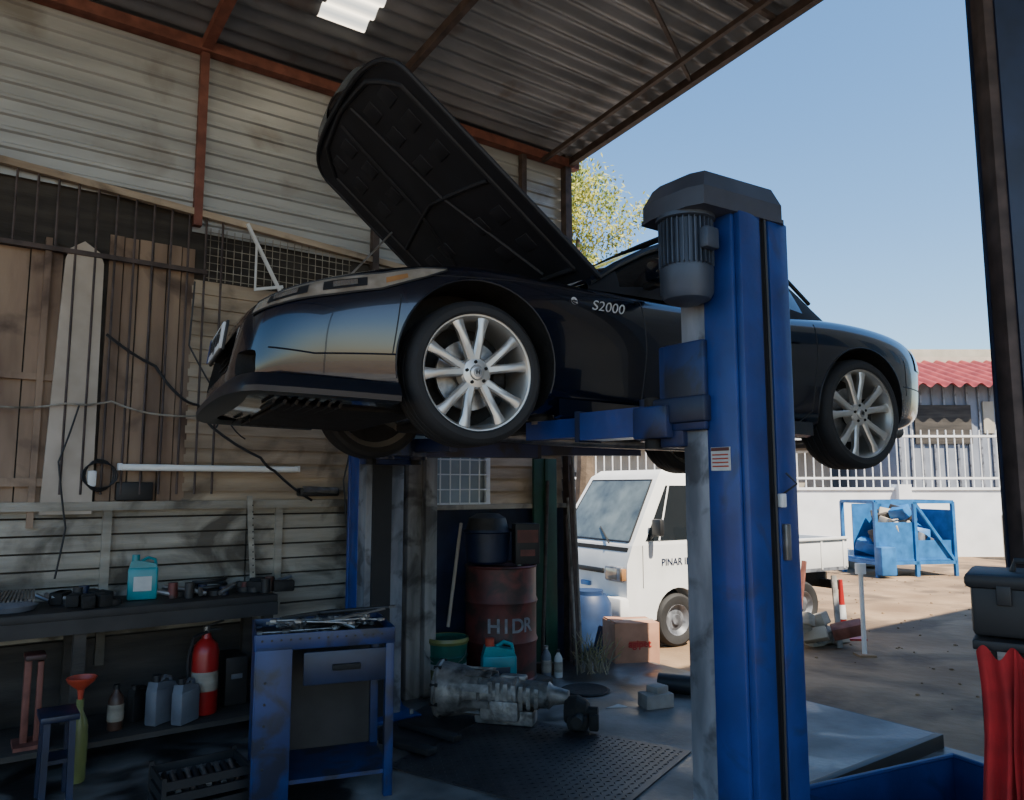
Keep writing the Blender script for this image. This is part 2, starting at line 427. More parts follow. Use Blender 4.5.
b.box((.03, -.165, 1.5), (.03, .02, .05), WHITE, bev=.004); b.box((.05, -.165, 1.35), (.03, .02, .13), STEEL, bev=.004)
b.tube([(.03, -.165, 1.52), (.08, -.195, 1.56), (.06, -.165, 1.6)], .004, BLK, 6)
b.build('control_cable', parent=lift)
b = MB()
def frus(p0, z0, p1, z1, m):
    n = len(p0); vs = [(x, y, z0) for x, y in p0] + [(x, y, z1) for x, y in p1]
    b.add(vs, [list(range(n))[::-1], list(range(n, 2 * n))] + [[i, (i + 1) % n, n + (i + 1) % n, n + i] for i in range(n)], m)
oct_ = [(-.335, -.07), (-.31, -.13), (.10, -.165), (.165, -.12), (.165, .13), (.12, .17), (-.31, .17), (-.335, .10)]
def sc(P, k, cx=-.1): return [((x - cx) * k + cx, y * k) for x, y in P]
frus(sc(oct_, 1.0), 2.565, sc(oct_, 1.0), 2.625, CAPM); frus(sc(oct_, 1.0), 2.625, sc(oct_, .86), 2.69, CAPM); frus(sc(oct_, 1.025), 2.553, sc(oct_, 1.025), 2.568, CAPM)
b.box((.06, 0, 2.70), (.14, .2, .02), CAPM, bev=.006)
b.build('motor_cover', parent=lift)
b = MB(); Mm = Matrix.Translation((-.24, .02, -.045))
b.lathe([(0, 2.27), (.05, 2.27), (.085, 2.285), (.098, 2.31), (.10, 2.40), (.085, 2.405), (.085, 2.58), (.11, 2.585), (.11, 2.60), (0, 2.60)], MOTG, Mm, 36)
for k in range(30):
    a = 2 * math.pi * k / 30
    b.box((math.cos(a) * .09, math.sin(a) * .09, 2.495), (.024, .004, .17), MOTG, rot=(0, 0, a), M=Mm)
b.box((-.24, -.09, 2.45), (.07, .04, .08), MOTG, bev=.008)
b.build('electric_motor', parent=lift)
Li = (Matrix.Translation(LP) @ Matrix.Rotation(BR, 4, 'Z')).inverted()
def arm(name, piv, pad, m=BLUE):
    b = MB(); p = Li @ Vector((*piv, 0)); q = Li @ Vector((*pad, 0)); z = 1.81
    p.z = q.z = z; mid = p.lerp(q, .55)
    d = (q - p).normalized()
    b.beam(p - d * .05, mid, .13, .12, m); b.beam(mid - d * .05, q + d * .06, .09, .085, m)
    b.beam(mid - d * .012, mid + d * .012, .145, .135, DBLUE)
    b.cyl(q + Vector((0, 0, .03)), q + Vector((0, 0, .055)), .05, STEEL, n=18)
    b.cyl(q + Vector((0, 0, .045)), q + Vector((0, 0, .068)), .062, RUB, n=18)
    b.cyl(p + Vector((0, 0, -.08)), p + Vector((0, 0, .09)), .06, DBLUE, n=18)
    b.build(name, parent=lift)
arm('arm_1', (.58, 3.08), (.14, 3.60)); arm('arm_2', (.86, 3.24), (1.50, 4.22), BLUE2)
arm('arm_3', (-.84, 5.05), (-.42, 4.80), BLUE2); arm('arm_4', (-.64, 5.2), (.85, 5.45), BLUE2)

# ---------------------------------------------------------------- car
CARO = Vector((-.535, 3.956, 1.72))
car = empty('convertible_sports_car', CARO, (0, .030, rad(27.0)))
ST = [
    (-.965, .27, .34, .42, .34, .50, .52),
    (-.94, .20, .52, .58, .47, .545, .57),
    (-.87, .17, .66, .72, .60, .60, .62),
    (-.70, .155, .77, .81, .69, .668, .68),
    (-.45, .155, .81, .858, .755, .745, .735),
    (-.15, .155, .83, .884, .785, .815, .79),
    (.15, .155, .83, .884, .785, .830, .82),
    (.50, .16, .815, .858, .760, .820, .838),
    (.90, .165, .805, .838, .75, .815, .848),
    (1.40, .165, .805, .836, .755, .82, .855),
    (1.90, .17, .81, .85, .765, .845, .87),
    (2.25, .175, .825, .882, .77, .875, .89),
    (2.60, .19, .82, .878, .755, .87, .895),
    (2.88, .23, .78, .83, .70, .85, .89),
    (3.05, .29, .70, .755, .60, .825, .865),
    (3.15, .36, .56, .64, .48, .785, .83)]
vs = []; rings = []
for (x, zb, wl, wm, wt, zs, zc) in ST:
    h = zs - zb
    half = [(0, zb), (.55 * wl, zb), (wl, zb + .005), (wm - .016, zb + .2 * h), (wm - .006, zb + .42 * h), (wm, zb + .62 * h), (wm - .022, zb + .86 * h), (wt + .01, zs - .004), (.5 * wt, zs * .4 + zc * .6 + .003), (0, zc)]
    pts = half + [(-y, z) for (y, z) in half[-2:0:-1]]
    rings.append(list(range(len(vs), len(vs) + len(pts))))
    for (y, z) in pts:
        k = (z - zb) / max(h, .01)
        xx = x + (.05 * (k - .35) if x < -.8 else 0) - (.04 * (k - .6) if x > 2.95 else 0)
        vs.append((xx, y, z))
fs = []
n = len(rings[0])
for i in range(len(rings) - 1):
    for j in range(n): fs.append([rings[i][j], rings[i][(j + 1) % n], rings[i + 1][(j + 1) % n], rings[i + 1][j]])
fs.append(rings[0][::-1]); fs.append(rings[-1])
me = bpy.data.meshes.new('body0'); me.from_pydata(vs, [], fs); me.materials.append(PAINT); me.materials.append(UNDER)
bm = bmesh.new(); bm.from_mesh(me); bmesh.ops.recalc_face_normals(bm, faces=bm.faces[:]); bm.to_mesh(me); bm.free()
bo = bpy.data.objects.new('body0', me); S.collection.objects.link(bo)
md = bo.modifiers.new('s', 'SUBSURF'); md.levels = 3; md.render_levels = 3
bpy.context.view_layer.update()
def evald(o):
    dg = bpy.context.evaluated_depsgraph_get(); dg.update()
    return bpy.data.meshes.new_from_object(o.evaluated_get(dg))
me1 = evald(bo); bpy.data.objects.remove(bo)
bm = bmesh.new(); bm.from_mesh(me1); BV = BVHTree.FromBMesh(bm); bm.free()
body = bpy.data.objects.new('body', me1); S.collection.objects.link(body)
cut = MB()
AR = {0: (.365, .345), 2.4: (.352, .332)}
for x in (0, 2.4):
    for sg in (-1, 1):
        cut.cyl((x, sg * .56, AR[x][1]), (x, sg * 1.1, AR[x][1]), AR[x][0], UNDER, n=64)
cut.box((.0, 0, .95), (1.1, .96, .6), UNDER)
cut.box((-.98, 0, .365), (.24, .90, .18), UNDER, bev=.04)
for sg in (-1, 1): cut.box((-.88, sg * .60, .295), (.24, .13, .10), UNDER, bev=.02)
cut.mats = [PAINT, UNDER]; cut.m = [1] * len(cut.m)
co = cut.build('cutters')
md = body.modifiers.new('b', 'BOOLEAN'); md.operation = 'DIFFERENCE'; md.object = co; md.solver = 'EXACT'; md.use_self = True
me2 = evald(body); body.modifiers.clear(); body.data = me2; bpy.data.objects.remove(co)
me2.polygons.foreach_set('use_smooth', [True] * len(me2.polygons)); me2.set_sharp_from_angle(angle=rad(40))
body.parent = car

def cast(p, d):
    p = Vector(p); d = Vector(d).normalized()
    h = BV.ray_cast(p - d * .7, d)
    if h[0] is None: return p, -d
    return h[0], h[1]
def patch(c4, d, nu, nv, m, off=.004, bb=None):
    A, B_, C, D_ = [Vector(c) for c in c4]
    def fn(u, v):
        p = A.lerp(B_, u).lerp(D_.lerp(C, u), v); l, nn = cast(p, d)
        if nn.dot(Vector(d)) > 0: nn = -nn
        return l + nn * off
    (bb).grid(fn, nu, nv, m)
def seam(bb, pts, d, r=.003, m=BLK, sub=10, off=0.0):
    P = []
    for i in range(len(pts) - 1):
        a = Vector(pts[i]); c = Vector(pts[i + 1])
        for k in range(sub): P.append(cast(a.lerp(c, k / sub), d)[0])
    P.append(cast(pts[-1], d)[0]); bb.tube(P, r, m, 6)
b = MB(); bl = MB(); bt = MB()
for sg in (-1, 1):
    dn = (0, -sg, 0)
    y = sg * .9
    seam(b, [(.875, y, .77), (.89, y, .5), (.87, y, .24), (.95, y, .205), (1.9, y, .215), (2.0, y, .3), (2.02, y, .5), (2.05, y, .79)], dn)
    seam(b, [(-.30, y, .70), (.2, y, .745), (.62, y, .755), (.875, y, .76)], dn, .0025)
    seam(b, [(-.36, y, .60), (-.37, y, .5), (-.385, y, .35)], dn, .003)
    seam(b, [(2.78, y, .66), (2.80, y, .45)], dn, .003)
    seam(b, [(-.385, y, .35), (-.7, y * .95, .33), (-.86, y * .85, .35)], (.25, -sg, 0), .004, PAINT)
    Ls = [(-.90, .50), (-.80, .515), (-.62, .565), (-.45, .625), (-.26, .70), (-.17, .745)]
    Us = [(-.88, .57), (-.78, .60), (-.62, .655), (-.45, .705), (-.28, .75), (-.17, .755)]
    dd = Vector((.22, -sg * .93, -.22)).normalized()
    def hl(u, v, off=.006):
        t = u * 5; i = min(int(t), 4); f = t - i
        lx = Ls[i][0] * (1 - f) + Ls[i + 1][0] * f; lz = Ls[i][1] * (1 - f) + Ls[i + 1][1] * f
        ux = Us[i][0] * (1 - f) + Us[i + 1][0] * f; uz = Us[i][1] * (1 - f) + Us[i + 1][1] * f
        x = lx * (1 - v) + ux * v; z = lz * (1 - v) + uz * v
        yy = sg * (.60 + .28 * min(1, (x + .90) / .45) if x < -.45 else .88)
        l, nn = cast((x, yy, z), dd)
        if nn.dot(dd) > 0: nn = -nn
        return l + nn * off
    bl.grid(lambda u, v: hl(u, v), 36, 10, LENS)
    bl.tube([hl(i / 30, 0) for i in range(31)] + [hl(1 - i / 30, 1) for i in range(31)] + [hl(0, 0)], .004, BLK, 6)
    bl.grid(lambda u, v: hl(.10 + .2 * u, .25 + .5 * v, .009), 6, 5, BLK)
    bl.grid(lambda u, v: hl(.14 + .12 * u, .35 + .3 * v, .012), 6, 5, REFL)
    bl.grid(lambda u, v: hl(.36 + .18 * u, .25 + .5 * v, .009), 6, 5, BLK)
    bl.grid(lambda u, v: hl(.40 + .10 * u, .35 + .3 * v, .012), 6, 5, REFL)
    bl.grid(lambda u, v: hl(.62 + .10 * u, .25 + .35 * v, .009), 6, 5, AMBER)
    patch([(1.78, y, .66), (1.93, y, .665), (1.93, y, .69), (1.78, y, .685)], dn, 6, 2, PAINT, .016, b)
    patch([(2.94, y * .88, .62), (3.12, y * .75, .62), (3.10, y * .70, .75), (2.92, y * .86, .77)], (-.5, -sg * .8, 0), 8, 6, REDL, .006, bl)
    patch([(3.18, sg * .36, .62), (3.18, sg * .58, .62), (3.18, sg * .54, .74), (3.18, sg * .36, .74)], (-1, 0, 0), 8, 6, REDL, .006, bl)
    seam(b, [(2.78, y, .50), (3.0, y * .93, .50), (3.1, y * .8, .50)], (-.3, -sg, 0), .003)
    for xc in (0, 2.4):
        R = AR[xc][0] + .004; zc_ = AR[xc][1]
        P = []
        for k in range(31):
            a = rad(-14 + 208 * k / 30)
            l, nn = cast((xc + R * math.cos(a), y, zc_ + R * math.sin(a)), dn); P.append(l)
        b.tube(P, .004, LIPM, 8)
    bt.add(*(lambda L: (L, [[0, 1, 2, 3], [3, 2, 5, 4], [0, 4, 5, 1]]))([(.40, sg * .80, .15), (2.0, sg * .80, .155), (2.0, sg * .842, .235), (.40, sg * .845, .235), (.40, sg * .85, .16), (2.0, sg * .845, .165)]), PAINT)
    b.box((.93, sg * .90, .90), (.10, .17, .11), PAINT, bev=.03); b.box((.95, sg * .80, .85), (.05, .1, .03), BLK, bev=.01)
NU = 48; prof = [(0, .055), (-.030, .030), (-.050, .0), (-.046, -.022), (.03, -.026), (.10, -.006)]
def lipfn(i, v):
    a = (i / NU - .5) * 2; s_ = abs(a)
    y = .835 * math.copysign(min(1, math.sin(s_ * 1.75) if s_ * 1.75 < 1.5707 else 1), a)
    x = -.965 + .16 * min(1, s_ / .88) ** 4 + max(0, s_ - .75) * 1.85
    nx, ny = (-math.cos(min(s_ / .8, 1) * 1.45), math.copysign(math.sin(min(s_ / .8, 1) * 1.45), a))
    r = prof[v]
    return Vector((x - nx * r[0], y - ny * r[0], .180 + r[1]))
V = [lipfn(i, v) for i in range(NU + 1) for v in range(6)]
bt.add(V, [[i * 6 + j, (i + 1) * 6 + j, (i + 1) * 6 + j + 1, i * 6 + j + 1] for i in range(NU) for j in range(5)], LIPM)
for k in range(5): bt.box((-.90, 0, .305 + k * .03), (.02, .84, .006), BLK)
for k in range(10): bt.box((-.90, -.36 + k * .08, .365), (.012, .005, .16), BLK)
for sg in (-1, 1):
    for k in range(7): bt.box((-.80 + k * .045, sg * .48, .150), (.012, .30, .018), BLK, rot=(0, .5, 0))
bt.box((-.45, 0, .15), (.6, 1.1, .02), UNDER, bev=.008); bt.box((.3, 0, .15), (.6, .5, .05), UNDER, bev=.02)
bt.tube([(.3, .15, .14), (1.0, .1, .13), (1.9, 0, .14), (2.6, .2, .17), (2.9, .25, .2)], .035, STEEL, 12)
bt.box((2.90, 0, .22), (.3, .9, .12), STEEL, bev=.04)
for x in (0, 2.4):
    bt.cyl((x, -.6, .30), (x, .6, .30), .025, STEEL)
    bt.box((x, 0, .22), (.3, .8, .09), UNDER, bev=.02)
    for sg in (-1, 1):
        bt.beam((x - .18, sg * .3, .2), (x, sg * .72, .21), .04, .03, UNDER); bt.beam((x + .18, sg * .3, .2), (x, sg * .72, .21), .04, .03, UNDER)
for sg in (-1, 1): bt.cyl((2.95, sg * .55, .27), (3.1, sg * .55, .27), .04, STEEL)
bt.box((.05, 0, .70), (.6, .34, .1), UNDER, bev=.02); bt.box((.05, 0, .76), (.55, .26, .04), REDP, bev=.012)
pzz = .465
plate_l, _ = cast((-.97, 0, pzz), (1, 0, 0)); px = min(plate_l.x, -.955) - .02
bt.box((px, 0, pzz), (.012, .52, .12), WHITE, rot=(0, .10, 0), bev=.003); bt.box((px - .004, .245, pzz), (.012, .03, .118), BLUE, rot=(0, .1, 0))
bt.box((px + .012, 0, pzz), (.012, .54, .135), BLK, rot=(0, .10, 0), bev=.003)
b.build('seams_and_trim', parent=car); bl.build('lamps', parent=car); bt.build('underbody_and_bumper_parts', parent=car)
text_mesh('34 LRJ 076', .10, BLK, 'number_plate_text', frame((0, -1, 0), (.1, 0, .995), (-.995, 0, .1), (px - .0085, -.01, pzz)), car, bold=.002)
l, _ = cast((.66, -.9, .69), (0, 1, 0))
text_mesh('S2000', .075, WHITE, 'fender_badge', frame((1, 0, 0), (0, .25, .97), (0, -.97, .25), l + Vector((0, -.008, -.0))), car, shear=.35, bold=-.0003)
l, _ = cast((.47, -.9, .70), (0, 1, 0))
text_mesh('e', .07, WHITE, 'fender_badge_small', frame((1, 0, 0), (0, .25, .97), (0, -.97, .25), l + Vector((0, -.008, 0))), car, bold=.002)

b = MB()
CS = [(.62, .70, .70, .845), (.80, .71, .66, .98), (1.02, .72, .60, 1.12), (1.24, .725, .55, 1.235), (1.5, .725, .54, 1.275), (1.85, .725, .54, 1.26), (2.1, .71, .53, 1.18), (2.32, .68, .52, 1.03), (2.5, .62, .5, .885)]
sec = []
for (x, wb_, wt_, z) in CS:
    zb = .80; t = (z - zb)
    h = [(wb_ + .03, zb), (wb_ + .02, zb + .12 * t), (wt_ + .03, z - .10 * t - .01), (wt_ - .05, z - .01), (wt_ * .5, z + .012), (0, z + .018)]
    sec.append([Vector((x, y, zz)) for y, zz in h] + [Vector((x, -y, zz)) for y, zz in h[-2::-1]])
for i in range(len(sec) - 1):
    for j in range(10):
        side = j in (1, 8); m = FAB
        if i < 3 and 1 < j < 8: m = DGLASS
        if side and i in (1, 2, 3, 4, 5): m = DGLASS
        if i == 6 and 3 <= j <= 6: m = DGLASS
        b.add([sec[i][j], sec[i][j + 1], sec[i + 1][j + 1], sec[i + 1][j]], [[0, 1, 2, 3]], m)
o = b.build('soft_top', parent=car, recalc=False)
bm = bmesh.new(); bm.from_mesh(o.data); bmesh.ops.remove_doubles(bm, verts=bm.verts[:], dist=.0005); bmesh.ops.recalc_face_normals(bm, faces=bm.faces[:]); bm.to_mesh(o.data); bm.free()
md = o.modifiers.new('s', 'SUBSURF'); md.levels = 2; md.render_levels = 2
b = MB()
for sg in (-1, 1):
    b.tube([Vector((x, sg * (w + .03), z - .10 * (z - .8) - .005)) for x, _, w, z in CS[:5]], .018, LIPM, 8)
    b.tube([Vector((x, sg * (w + .03), z - .10 * (z - .8) - .005)) for x, _, w, z in CS[4:8]], .012, BLK, 8)
b.tube([Vector((1.24, y, 1.235 + .015 * (1 - (y / .55) ** 2))) for y in (-.57, -.3, 0, .3, .57)], .018, LIPM, 8)
b.build('windscreen_frame', parent=car)

# bonnet, raised
hood = MB(); PH = rad(38.8); Lh = 1.51
def hw(t):
    w = .76 - .06 * t
    if t > .86: w *= max(0, 1 - ((t - .86) / .141) ** 2.8) ** .36
    return max(w, .0)
def hp(t, v, off):
    w = hw(t)
    y = v * w; lx = t * Lh
    crown = .045 * (1 - (v * .9) ** 2) - .05 * t * t + .02
    if abs(v) > .93 or t > .985: crown -= .02
    nz = crown + off
    x = .66 - lx * math.cos(PH) - nz * math.sin(PH)
    z = .87 + lx * math.sin(PH) + nz * math.cos(PH)
    return Vector((x, y, z))
ts = [0, .05, .12, .2, .3, .4, .5, .6, .7, .78, .84, .88, .91, .94, .96, .975, .985, .993, 1.0]
vv = [-1, -.94, -.8, -.6, -.4, -.2, 0, .2, .4, .6, .8, .94, 1]
for off, m in ((0, PAINT), (-.03, HOODU)):
    V = [hp(t, v, off) for t in ts for v in vv]; k = len(vv)
    hood.add(V, [[i * k + j, (i + 1) * k + j, (i + 1) * k + j + 1, i * k + j + 1] for i in range(len(ts) - 1) for j in range(k - 1)], m)
edge = [(t, -1) for t in ts] + [(t, 1) for t in ts[::-1]]
V = [hp(t, v, 0) for t, v in edge] + [hp(t, v, -.03) for t, v in edge]; k = len(edge)
hood.add(V, [[i, (i + 1) % k, k + (i + 1) % k, k + i] for i in range(k)], PAINT)
hood.tube([hp(t, v, -.015) for t, v in edge], .012, HOODU, 8)
def rib(pts, r=.02):
    P = []
    for i in range(len(pts) - 1):
        for q_ in range(6): P.append((pts[i][0] + (pts[i + 1][0] - pts[i][0]) * q_ / 6, pts[i][1] + (pts[i + 1][1] - pts[i][1]) * q_ / 6))
    P.append(pts[-1]); hood.tube([hp(t, v, -.032) for t, v in P], r, HOODU, 8)
rib([(.05, -.84), (.85, -.84), (.94, -.6), (.955, 0), (.94, .6), (.85, .84), (.05, .84), (.05, -.84)], .014)
rib([(.07, -.5), (.5, -.2), (.93, -.15)], .012); rib([(.07, .5), (.5, .2), (.93, .15)], .012); rib([(.45, -.8), (.5, 0), (.45, .8)], .012)
for t in (.2, .33, .62, .75, .86):
    for v in (-.62, -.32, .32, .62):
        c = hp(t, v, -.032); hood.box(c, (.09, .12, .010), HOODU, rot=(0, PH, 0), bev=.004)
hood.build('bonnet', parent=car)
b = MB(); b.tube([(-.50, .62, .70), hp(.55, .78, -.05)], .006, STEEL, 8)
b.build('bonnet_prop_rod', parent=car)

def wheel(name, x, sg, steer=0):
    e = MB()
    tp = [(.252, .004), (.262, .012), (.285, .012), (.300, .002), (.311, -.015), (.315, -.035), (.3155, -.06), (.311, -.062), (.311, -.068), (.3155, -.07), (.316, -.105), (.311, -.107), (.311, -.113), (.316, -.115), (.3155, -.15), (.311, -.152), (.311, -.158), (.3155, -.16), (.315, -.185), (.305, -.208), (.285, -.222), (.252, -.214)]
    e.lathe(tp, RUB, n=64)
    rp = [(.252, .004), (.254, -.002), (.246, -.003), (.240, -.012), (.232, -.03), (.225, -.06), (.22, -.18), (.252, -.214)]
    e.lathe(rp, ALU, n=64)
    e.lathe([(0, -.19), (.22, -.19), (.22, -.18), (0, -.18)], UNDER, n=32)
    e.lathe([(.06, -.10), (.155, -.10), (.155, -.12), (.06, -.12)], STEEL, n=40)
    e.box((.13, .03, -.10), (.06, .14, .07), UNDER, bev=.015)
    e.lathe([(0, -.006), (.022, -.006), (.030, -.009), (.034, -.016), (.062, -.020), (.070, -.028), (.072, -.08), (0, -.08)], ALU, n=40)
    e.lathe([(0, -.003), (.019, -.0045), (.021, -.008)], STEEL, n=24)
    for k in range(10):
        a = rad(36 * k + 9) + rad(3 if k % 2 == 0 else -3); ra = a + rad(8 if k % 2 == 0 else -8)
        A = Vector((math.cos(ra) * .055, math.sin(ra) * .055, 0)); C = Vector((math.cos(a) * .243, math.sin(a) * .243, 0))
        dirv = (C - A).normalized(); pr = Vector((-dirv.y, dirv.x, 0)); L = (C - A).length
        V = []; F = []
        prof = [(0, .021, -.020, .035), (.35, .018, -.017, .03), (.75, .019, -.010, .026), (1, .028, -.012, .024)]
        for (t, w, zt, th) in prof:
            p = A + dirv * L * t
            V += [p - pr * w + Vector((0, 0, zt - th)), p - pr * w + Vector((0, 0, zt - .006)), p - pr * w * .55 + Vector((0, 0, zt)), p + pr * w * .55 + Vector((0, 0, zt)), p + pr * w + Vector((0, 0, zt - .006)), p + pr * w + Vector((0, 0, zt - th))]
        for i in range(3):
            for j in range(6): F.append([i * 6 + j, i * 6 + (j + 1) % 6, (i + 1) * 6 + (j + 1) % 6, (i + 1) * 6 + j])
        e.add(V, F, ALU)
    for k in range(5):
        a = rad(72 * k + 27); e.cyl((math.cos(a) * .047, math.sin(a) * .047, -.04), (math.cos(a) * .047, math.sin(a) * .047, -.012), .008, UNDER, n=6)
    o = e.build(name, parent=car, ang=30)
    R = Matrix.Rotation(rad(-90 * sg), 4, 'X')
    o.matrix_local = Matrix.Translation((x, sg * .845, .315)) @ Matrix.Rotation(steer, 4, 'Z') @ R
    text_mesh('H', .026, BLK, name + '_emblem', Matrix.Translation((0, 0, -.002)), o, ext=.001, bold=.0008)
wheel('wheel_front_left', 0, -1); wheel('wheel_rear_left', 2.4, -1); wheel('wheel_front_right', 0, 1); wheel('wheel_rear_right', 2.4, 1)

# ---------------------------------------------------------------- pickup truck
van = empty('mini_pickup_truck', (1.14, 7.66, GZ), (0, 0, rad(30)))
WD = 1.36
XZ = lambda y: frame((1, 0, 0), (0, 0, 1), (0, -1, 0), (0, y, 0))
b = MB()
arc = [(.66 + .30 * math.cos(rad(a)), .30 + .30 * math.sin(rad(a))) for a in range(180, -1, -15)]
low = [(.02, .28)] + arc + [(1.36, .30), (1.37, 1.04), (.07, 1.04), (.0, .86), (-.01, .5)]
b.prism(low, -WD, 0, WHITE, XZ(0))
b.box((.66, WD / 2, .5), (.7, WD - .5, .5), UNDER)
yi = .09; B0 = 1.04; T0 = 1.74
base = [(.07, 0), (1.37, 0), (1.37, WD), (.07, WD)]; top = [(.50, yi), (1.30, yi), (1.30, WD - yi), (.50, WD - yi)]
vs = [(x, y, B0) for x, y in base] + [(x, y, T0) for x, y in top] + [(.60, yi + .06, 1.81), (1.25, yi + .06, 1.81), (1.25, WD - yi - .06, 1.81), (.60, WD - yi - .06, 1.81)]
b.add(vs, [[i, (i + 1) % 4, 4 + (i + 1) % 4, 4 + i] for i in range(4)] + [[4 + i, 4 + (i + 1) % 4, 8 + (i + 1) % 4, 8 + i] for i in range(4)] + [[8, 9, 10, 11]], WHITE)
def q4(a, m, off):
    P = [Vector(p) for p in a]; nn = (P[1] - P[0]).cross(P[3] - P[0]).normalized() * off
    b.add([p + nn for p in P], [[0, 1, 2, 3]], m)
def ff(u, v):
    p = Vector((.07, 0, B0)).lerp(Vector((.07, WD, B0)), u); q = Vector((.50, yi, T0)).lerp(Vector((.50, WD - yi, T0)), u); return p.lerp(q, v)
WS = mat('truck_windscreen', (.10, .12, .115), .05, 0, .6, 3, coat=.6)
for off in (-.006, .006): q4([ff(.06, .06), ff(.94, .06), ff(.93, .93), ff(.07, .93)], WS, off)
b.tube([ff(.05, .05), ff(.95, .05), ff(.94, .94), ff(.06, .94), ff(.05, .05)], .012, BLK, 6)
def sf(x, v): return Vector((x, yi * v, B0 + (T0 - B0) * v))
for off in (-.006, .006): q4([sf(.24, .06), sf(1.20, .06), sf(1.18, .86), sf(.58, .86)], DGLASS, off)
b.tube([sf(.42, .06), sf(.62, .86)], .012, WHITE, 6)
for (p, q_) in (((.20, 1.04), (.20, .62)), ((1.24, 1.6), (1.24, .35)), ((.98, .36), (1.24, .36))): b.tube([(p[0], -.001 + (yi * max(0, p[1] - B0) / (T0 - B0)), p[1]), (q_[0], -.001, q_[1])], .004, BLK, 6)
b.box((1.10, -.01, .94), (.12, .02, .03), BLK, bev=.005)
b.box((.32, -.10, 1.22), (.06, .14, .17), BLK, bev=.02); b.beam((.3, 0, 1.10), (.32, -.08, 1.18), .02, .02, BLK)
for yy in (.17, WD - .17):
    b.box((-.025, yy, .76), (.06, .27, .15), GRYW, bev=.02); b.box((-.05, yy + (.02 if yy < .5 else -.02), .76), (.02, .18, .11), LENS, bev=.008)
b.box((-.03, .03, .76), (.06, .04, .12), AMBER, bev=.01)
b.box((-.0, WD / 2, .77), (.05, .62, .05), BLK, bev=.01); b.box((-.04, WD / 2, .42), (.12, WD + .02, .24), WHITE, bev=.03)
b.box((-.10, WD / 2, .40), (.02, .7, .1), BLK, bev=.008); b.box((-.02, WD / 2, .62), (.03, .16, .05), CYAN, bev=.01)
for k in (.35, .95): b.beam((.045, k, B0 + .01), (.16, k + .3, B0 + .16), .012, .012, BLK)
b.box((.055, WD / 2, .99), (.02, WD - .1, .06), BLK)
b.box((2.40, .02, .84), (1.92, .035, .36), WHITE, bev=.008); b.box((2.40, WD - .02, .84), (1.92, .035, .36), WHITE, bev=.008)
b.box((3.36, WD / 2, .84), (.035, WD, .36), WHITE, bev=.008); b.box((1.46, WD / 2, .90), (.035, WD, .5), WHITE, bev=.008)
b.box((2.40, WD / 2, .66), (1.92, WD, .04), GRYW)
for x in (1.5, 1.9, 2.9, 3.3): b.box((x, -.002, .84), (.03, .012, .36), WHITE, bev=.003)
b.box((2.4, .004, 1.015), (1.94, .05, .03), WHITE, bev=.004)
b.box((2.2, WD / 2, .50), (2.4, .7, .16), UNDER)
b.box((3.30, WD / 2, .45), (.08, 1.2, .1), UNDER); b.box((2.0, .12, .45), (.4, .2, .2), UNDER, bev=.02)
for (x, yy, sgn) in ((.66, .02, -1), (.66, WD - .02, 1), (2.62, .06, -1), (2.62, WD - .06, 1)):
    M = frame((1, 0, 0), (0, 0, 1 * -sgn), (0, sgn, 0), (x, yy, .27))
    b.lathe([(.15, 0), (.165, .01), (.24, .012), (.262, -.005), (.27, -.03), (.27, -.13), (.25, -.15), (.15, -.15)], RUB, M, 40)
    b.lathe([(0, -.01), (.05, -.01), (.06, -.03), (.11, -.035), (.135, -.01), (.155, .006), (.16, 0)], GRYW, M, 32)
b.build('cab_and_bed', parent=van)
text_mesh('PINAR ILAÇ', .10, DBLUE, 'door_lettering', frame((1, 0, 0), (0, 0, 1), (0, -1, 0), (.70, -.004, .86)), van, bold=.001)

# ---------------------------------------------------------------- middle distance
def oil_drum(name, loc, m):
    b = MB(); r = .285; P = [(0, 0), (r, 0), (r + .008, .01), (r, .02)]
    for z in (.3, .6): P += [(r, z - .03), (r + .012, z), (r, z + .03)]
    P += [(r, .86), (r + .008, .87), (r, .88), (r - .02, .865), (0, .865)]
    b.lathe(P, m, n=48); b.cyl((.15, 0, .865), (.15, 0, .885), .03, STEEL)
    return b.build(name, loc)
DX, DY, DZ = -.09, 6.26, .05
od = oil_drum('oil_drum', (DX, DY, DZ), DRUMR)
b = MB(); b.box((0, 0, .025), (.62, .56, .05), DARKW, bev=.006); b.build('wooden_base', (DX, DY, 0), BR)
for i, ch in enumerate('HIDR'):
    a = rad(-100 + i * 19)
    Z = Vector((math.cos(a), math.sin(a), 0)); X = Vector((-math.sin(a), math.cos(a), 0))
    text_mesh(ch, .15, GRYW, 'lettering_%d' % i, frame(X, (0, 0, 1), Z, Z * .288 + Vector((0, 0, .43))), od, bold=.003)
b = MB()
b.lathe([(0, 0), (.15, 0), (.17, .02), (.185, .24), (.20, .25), (.195, .27), (.18, .26), (.16, .03), (0, .03)], DBLUE, n=28)
b.lathe([(0, .40), (.09, .395), (.15, .36), (.17, .28), (.18, .26)], BLACKW, n=28)
b.build('black_bucket', (DX - .11, DY - .02, DZ + .888))
b = MB(); b.box((0, 0, .16), (.20, .15, .32), BLK, bev=.008); b.box((0, -.078, .22), (.17, .004, .10), DRUMR); b.box((0, -.078, .09), (.12, .004, .05), DRUMR)
b.build('boxed_parts_carton', (DX + .20, DY - .03, DZ + .885), rad(12))

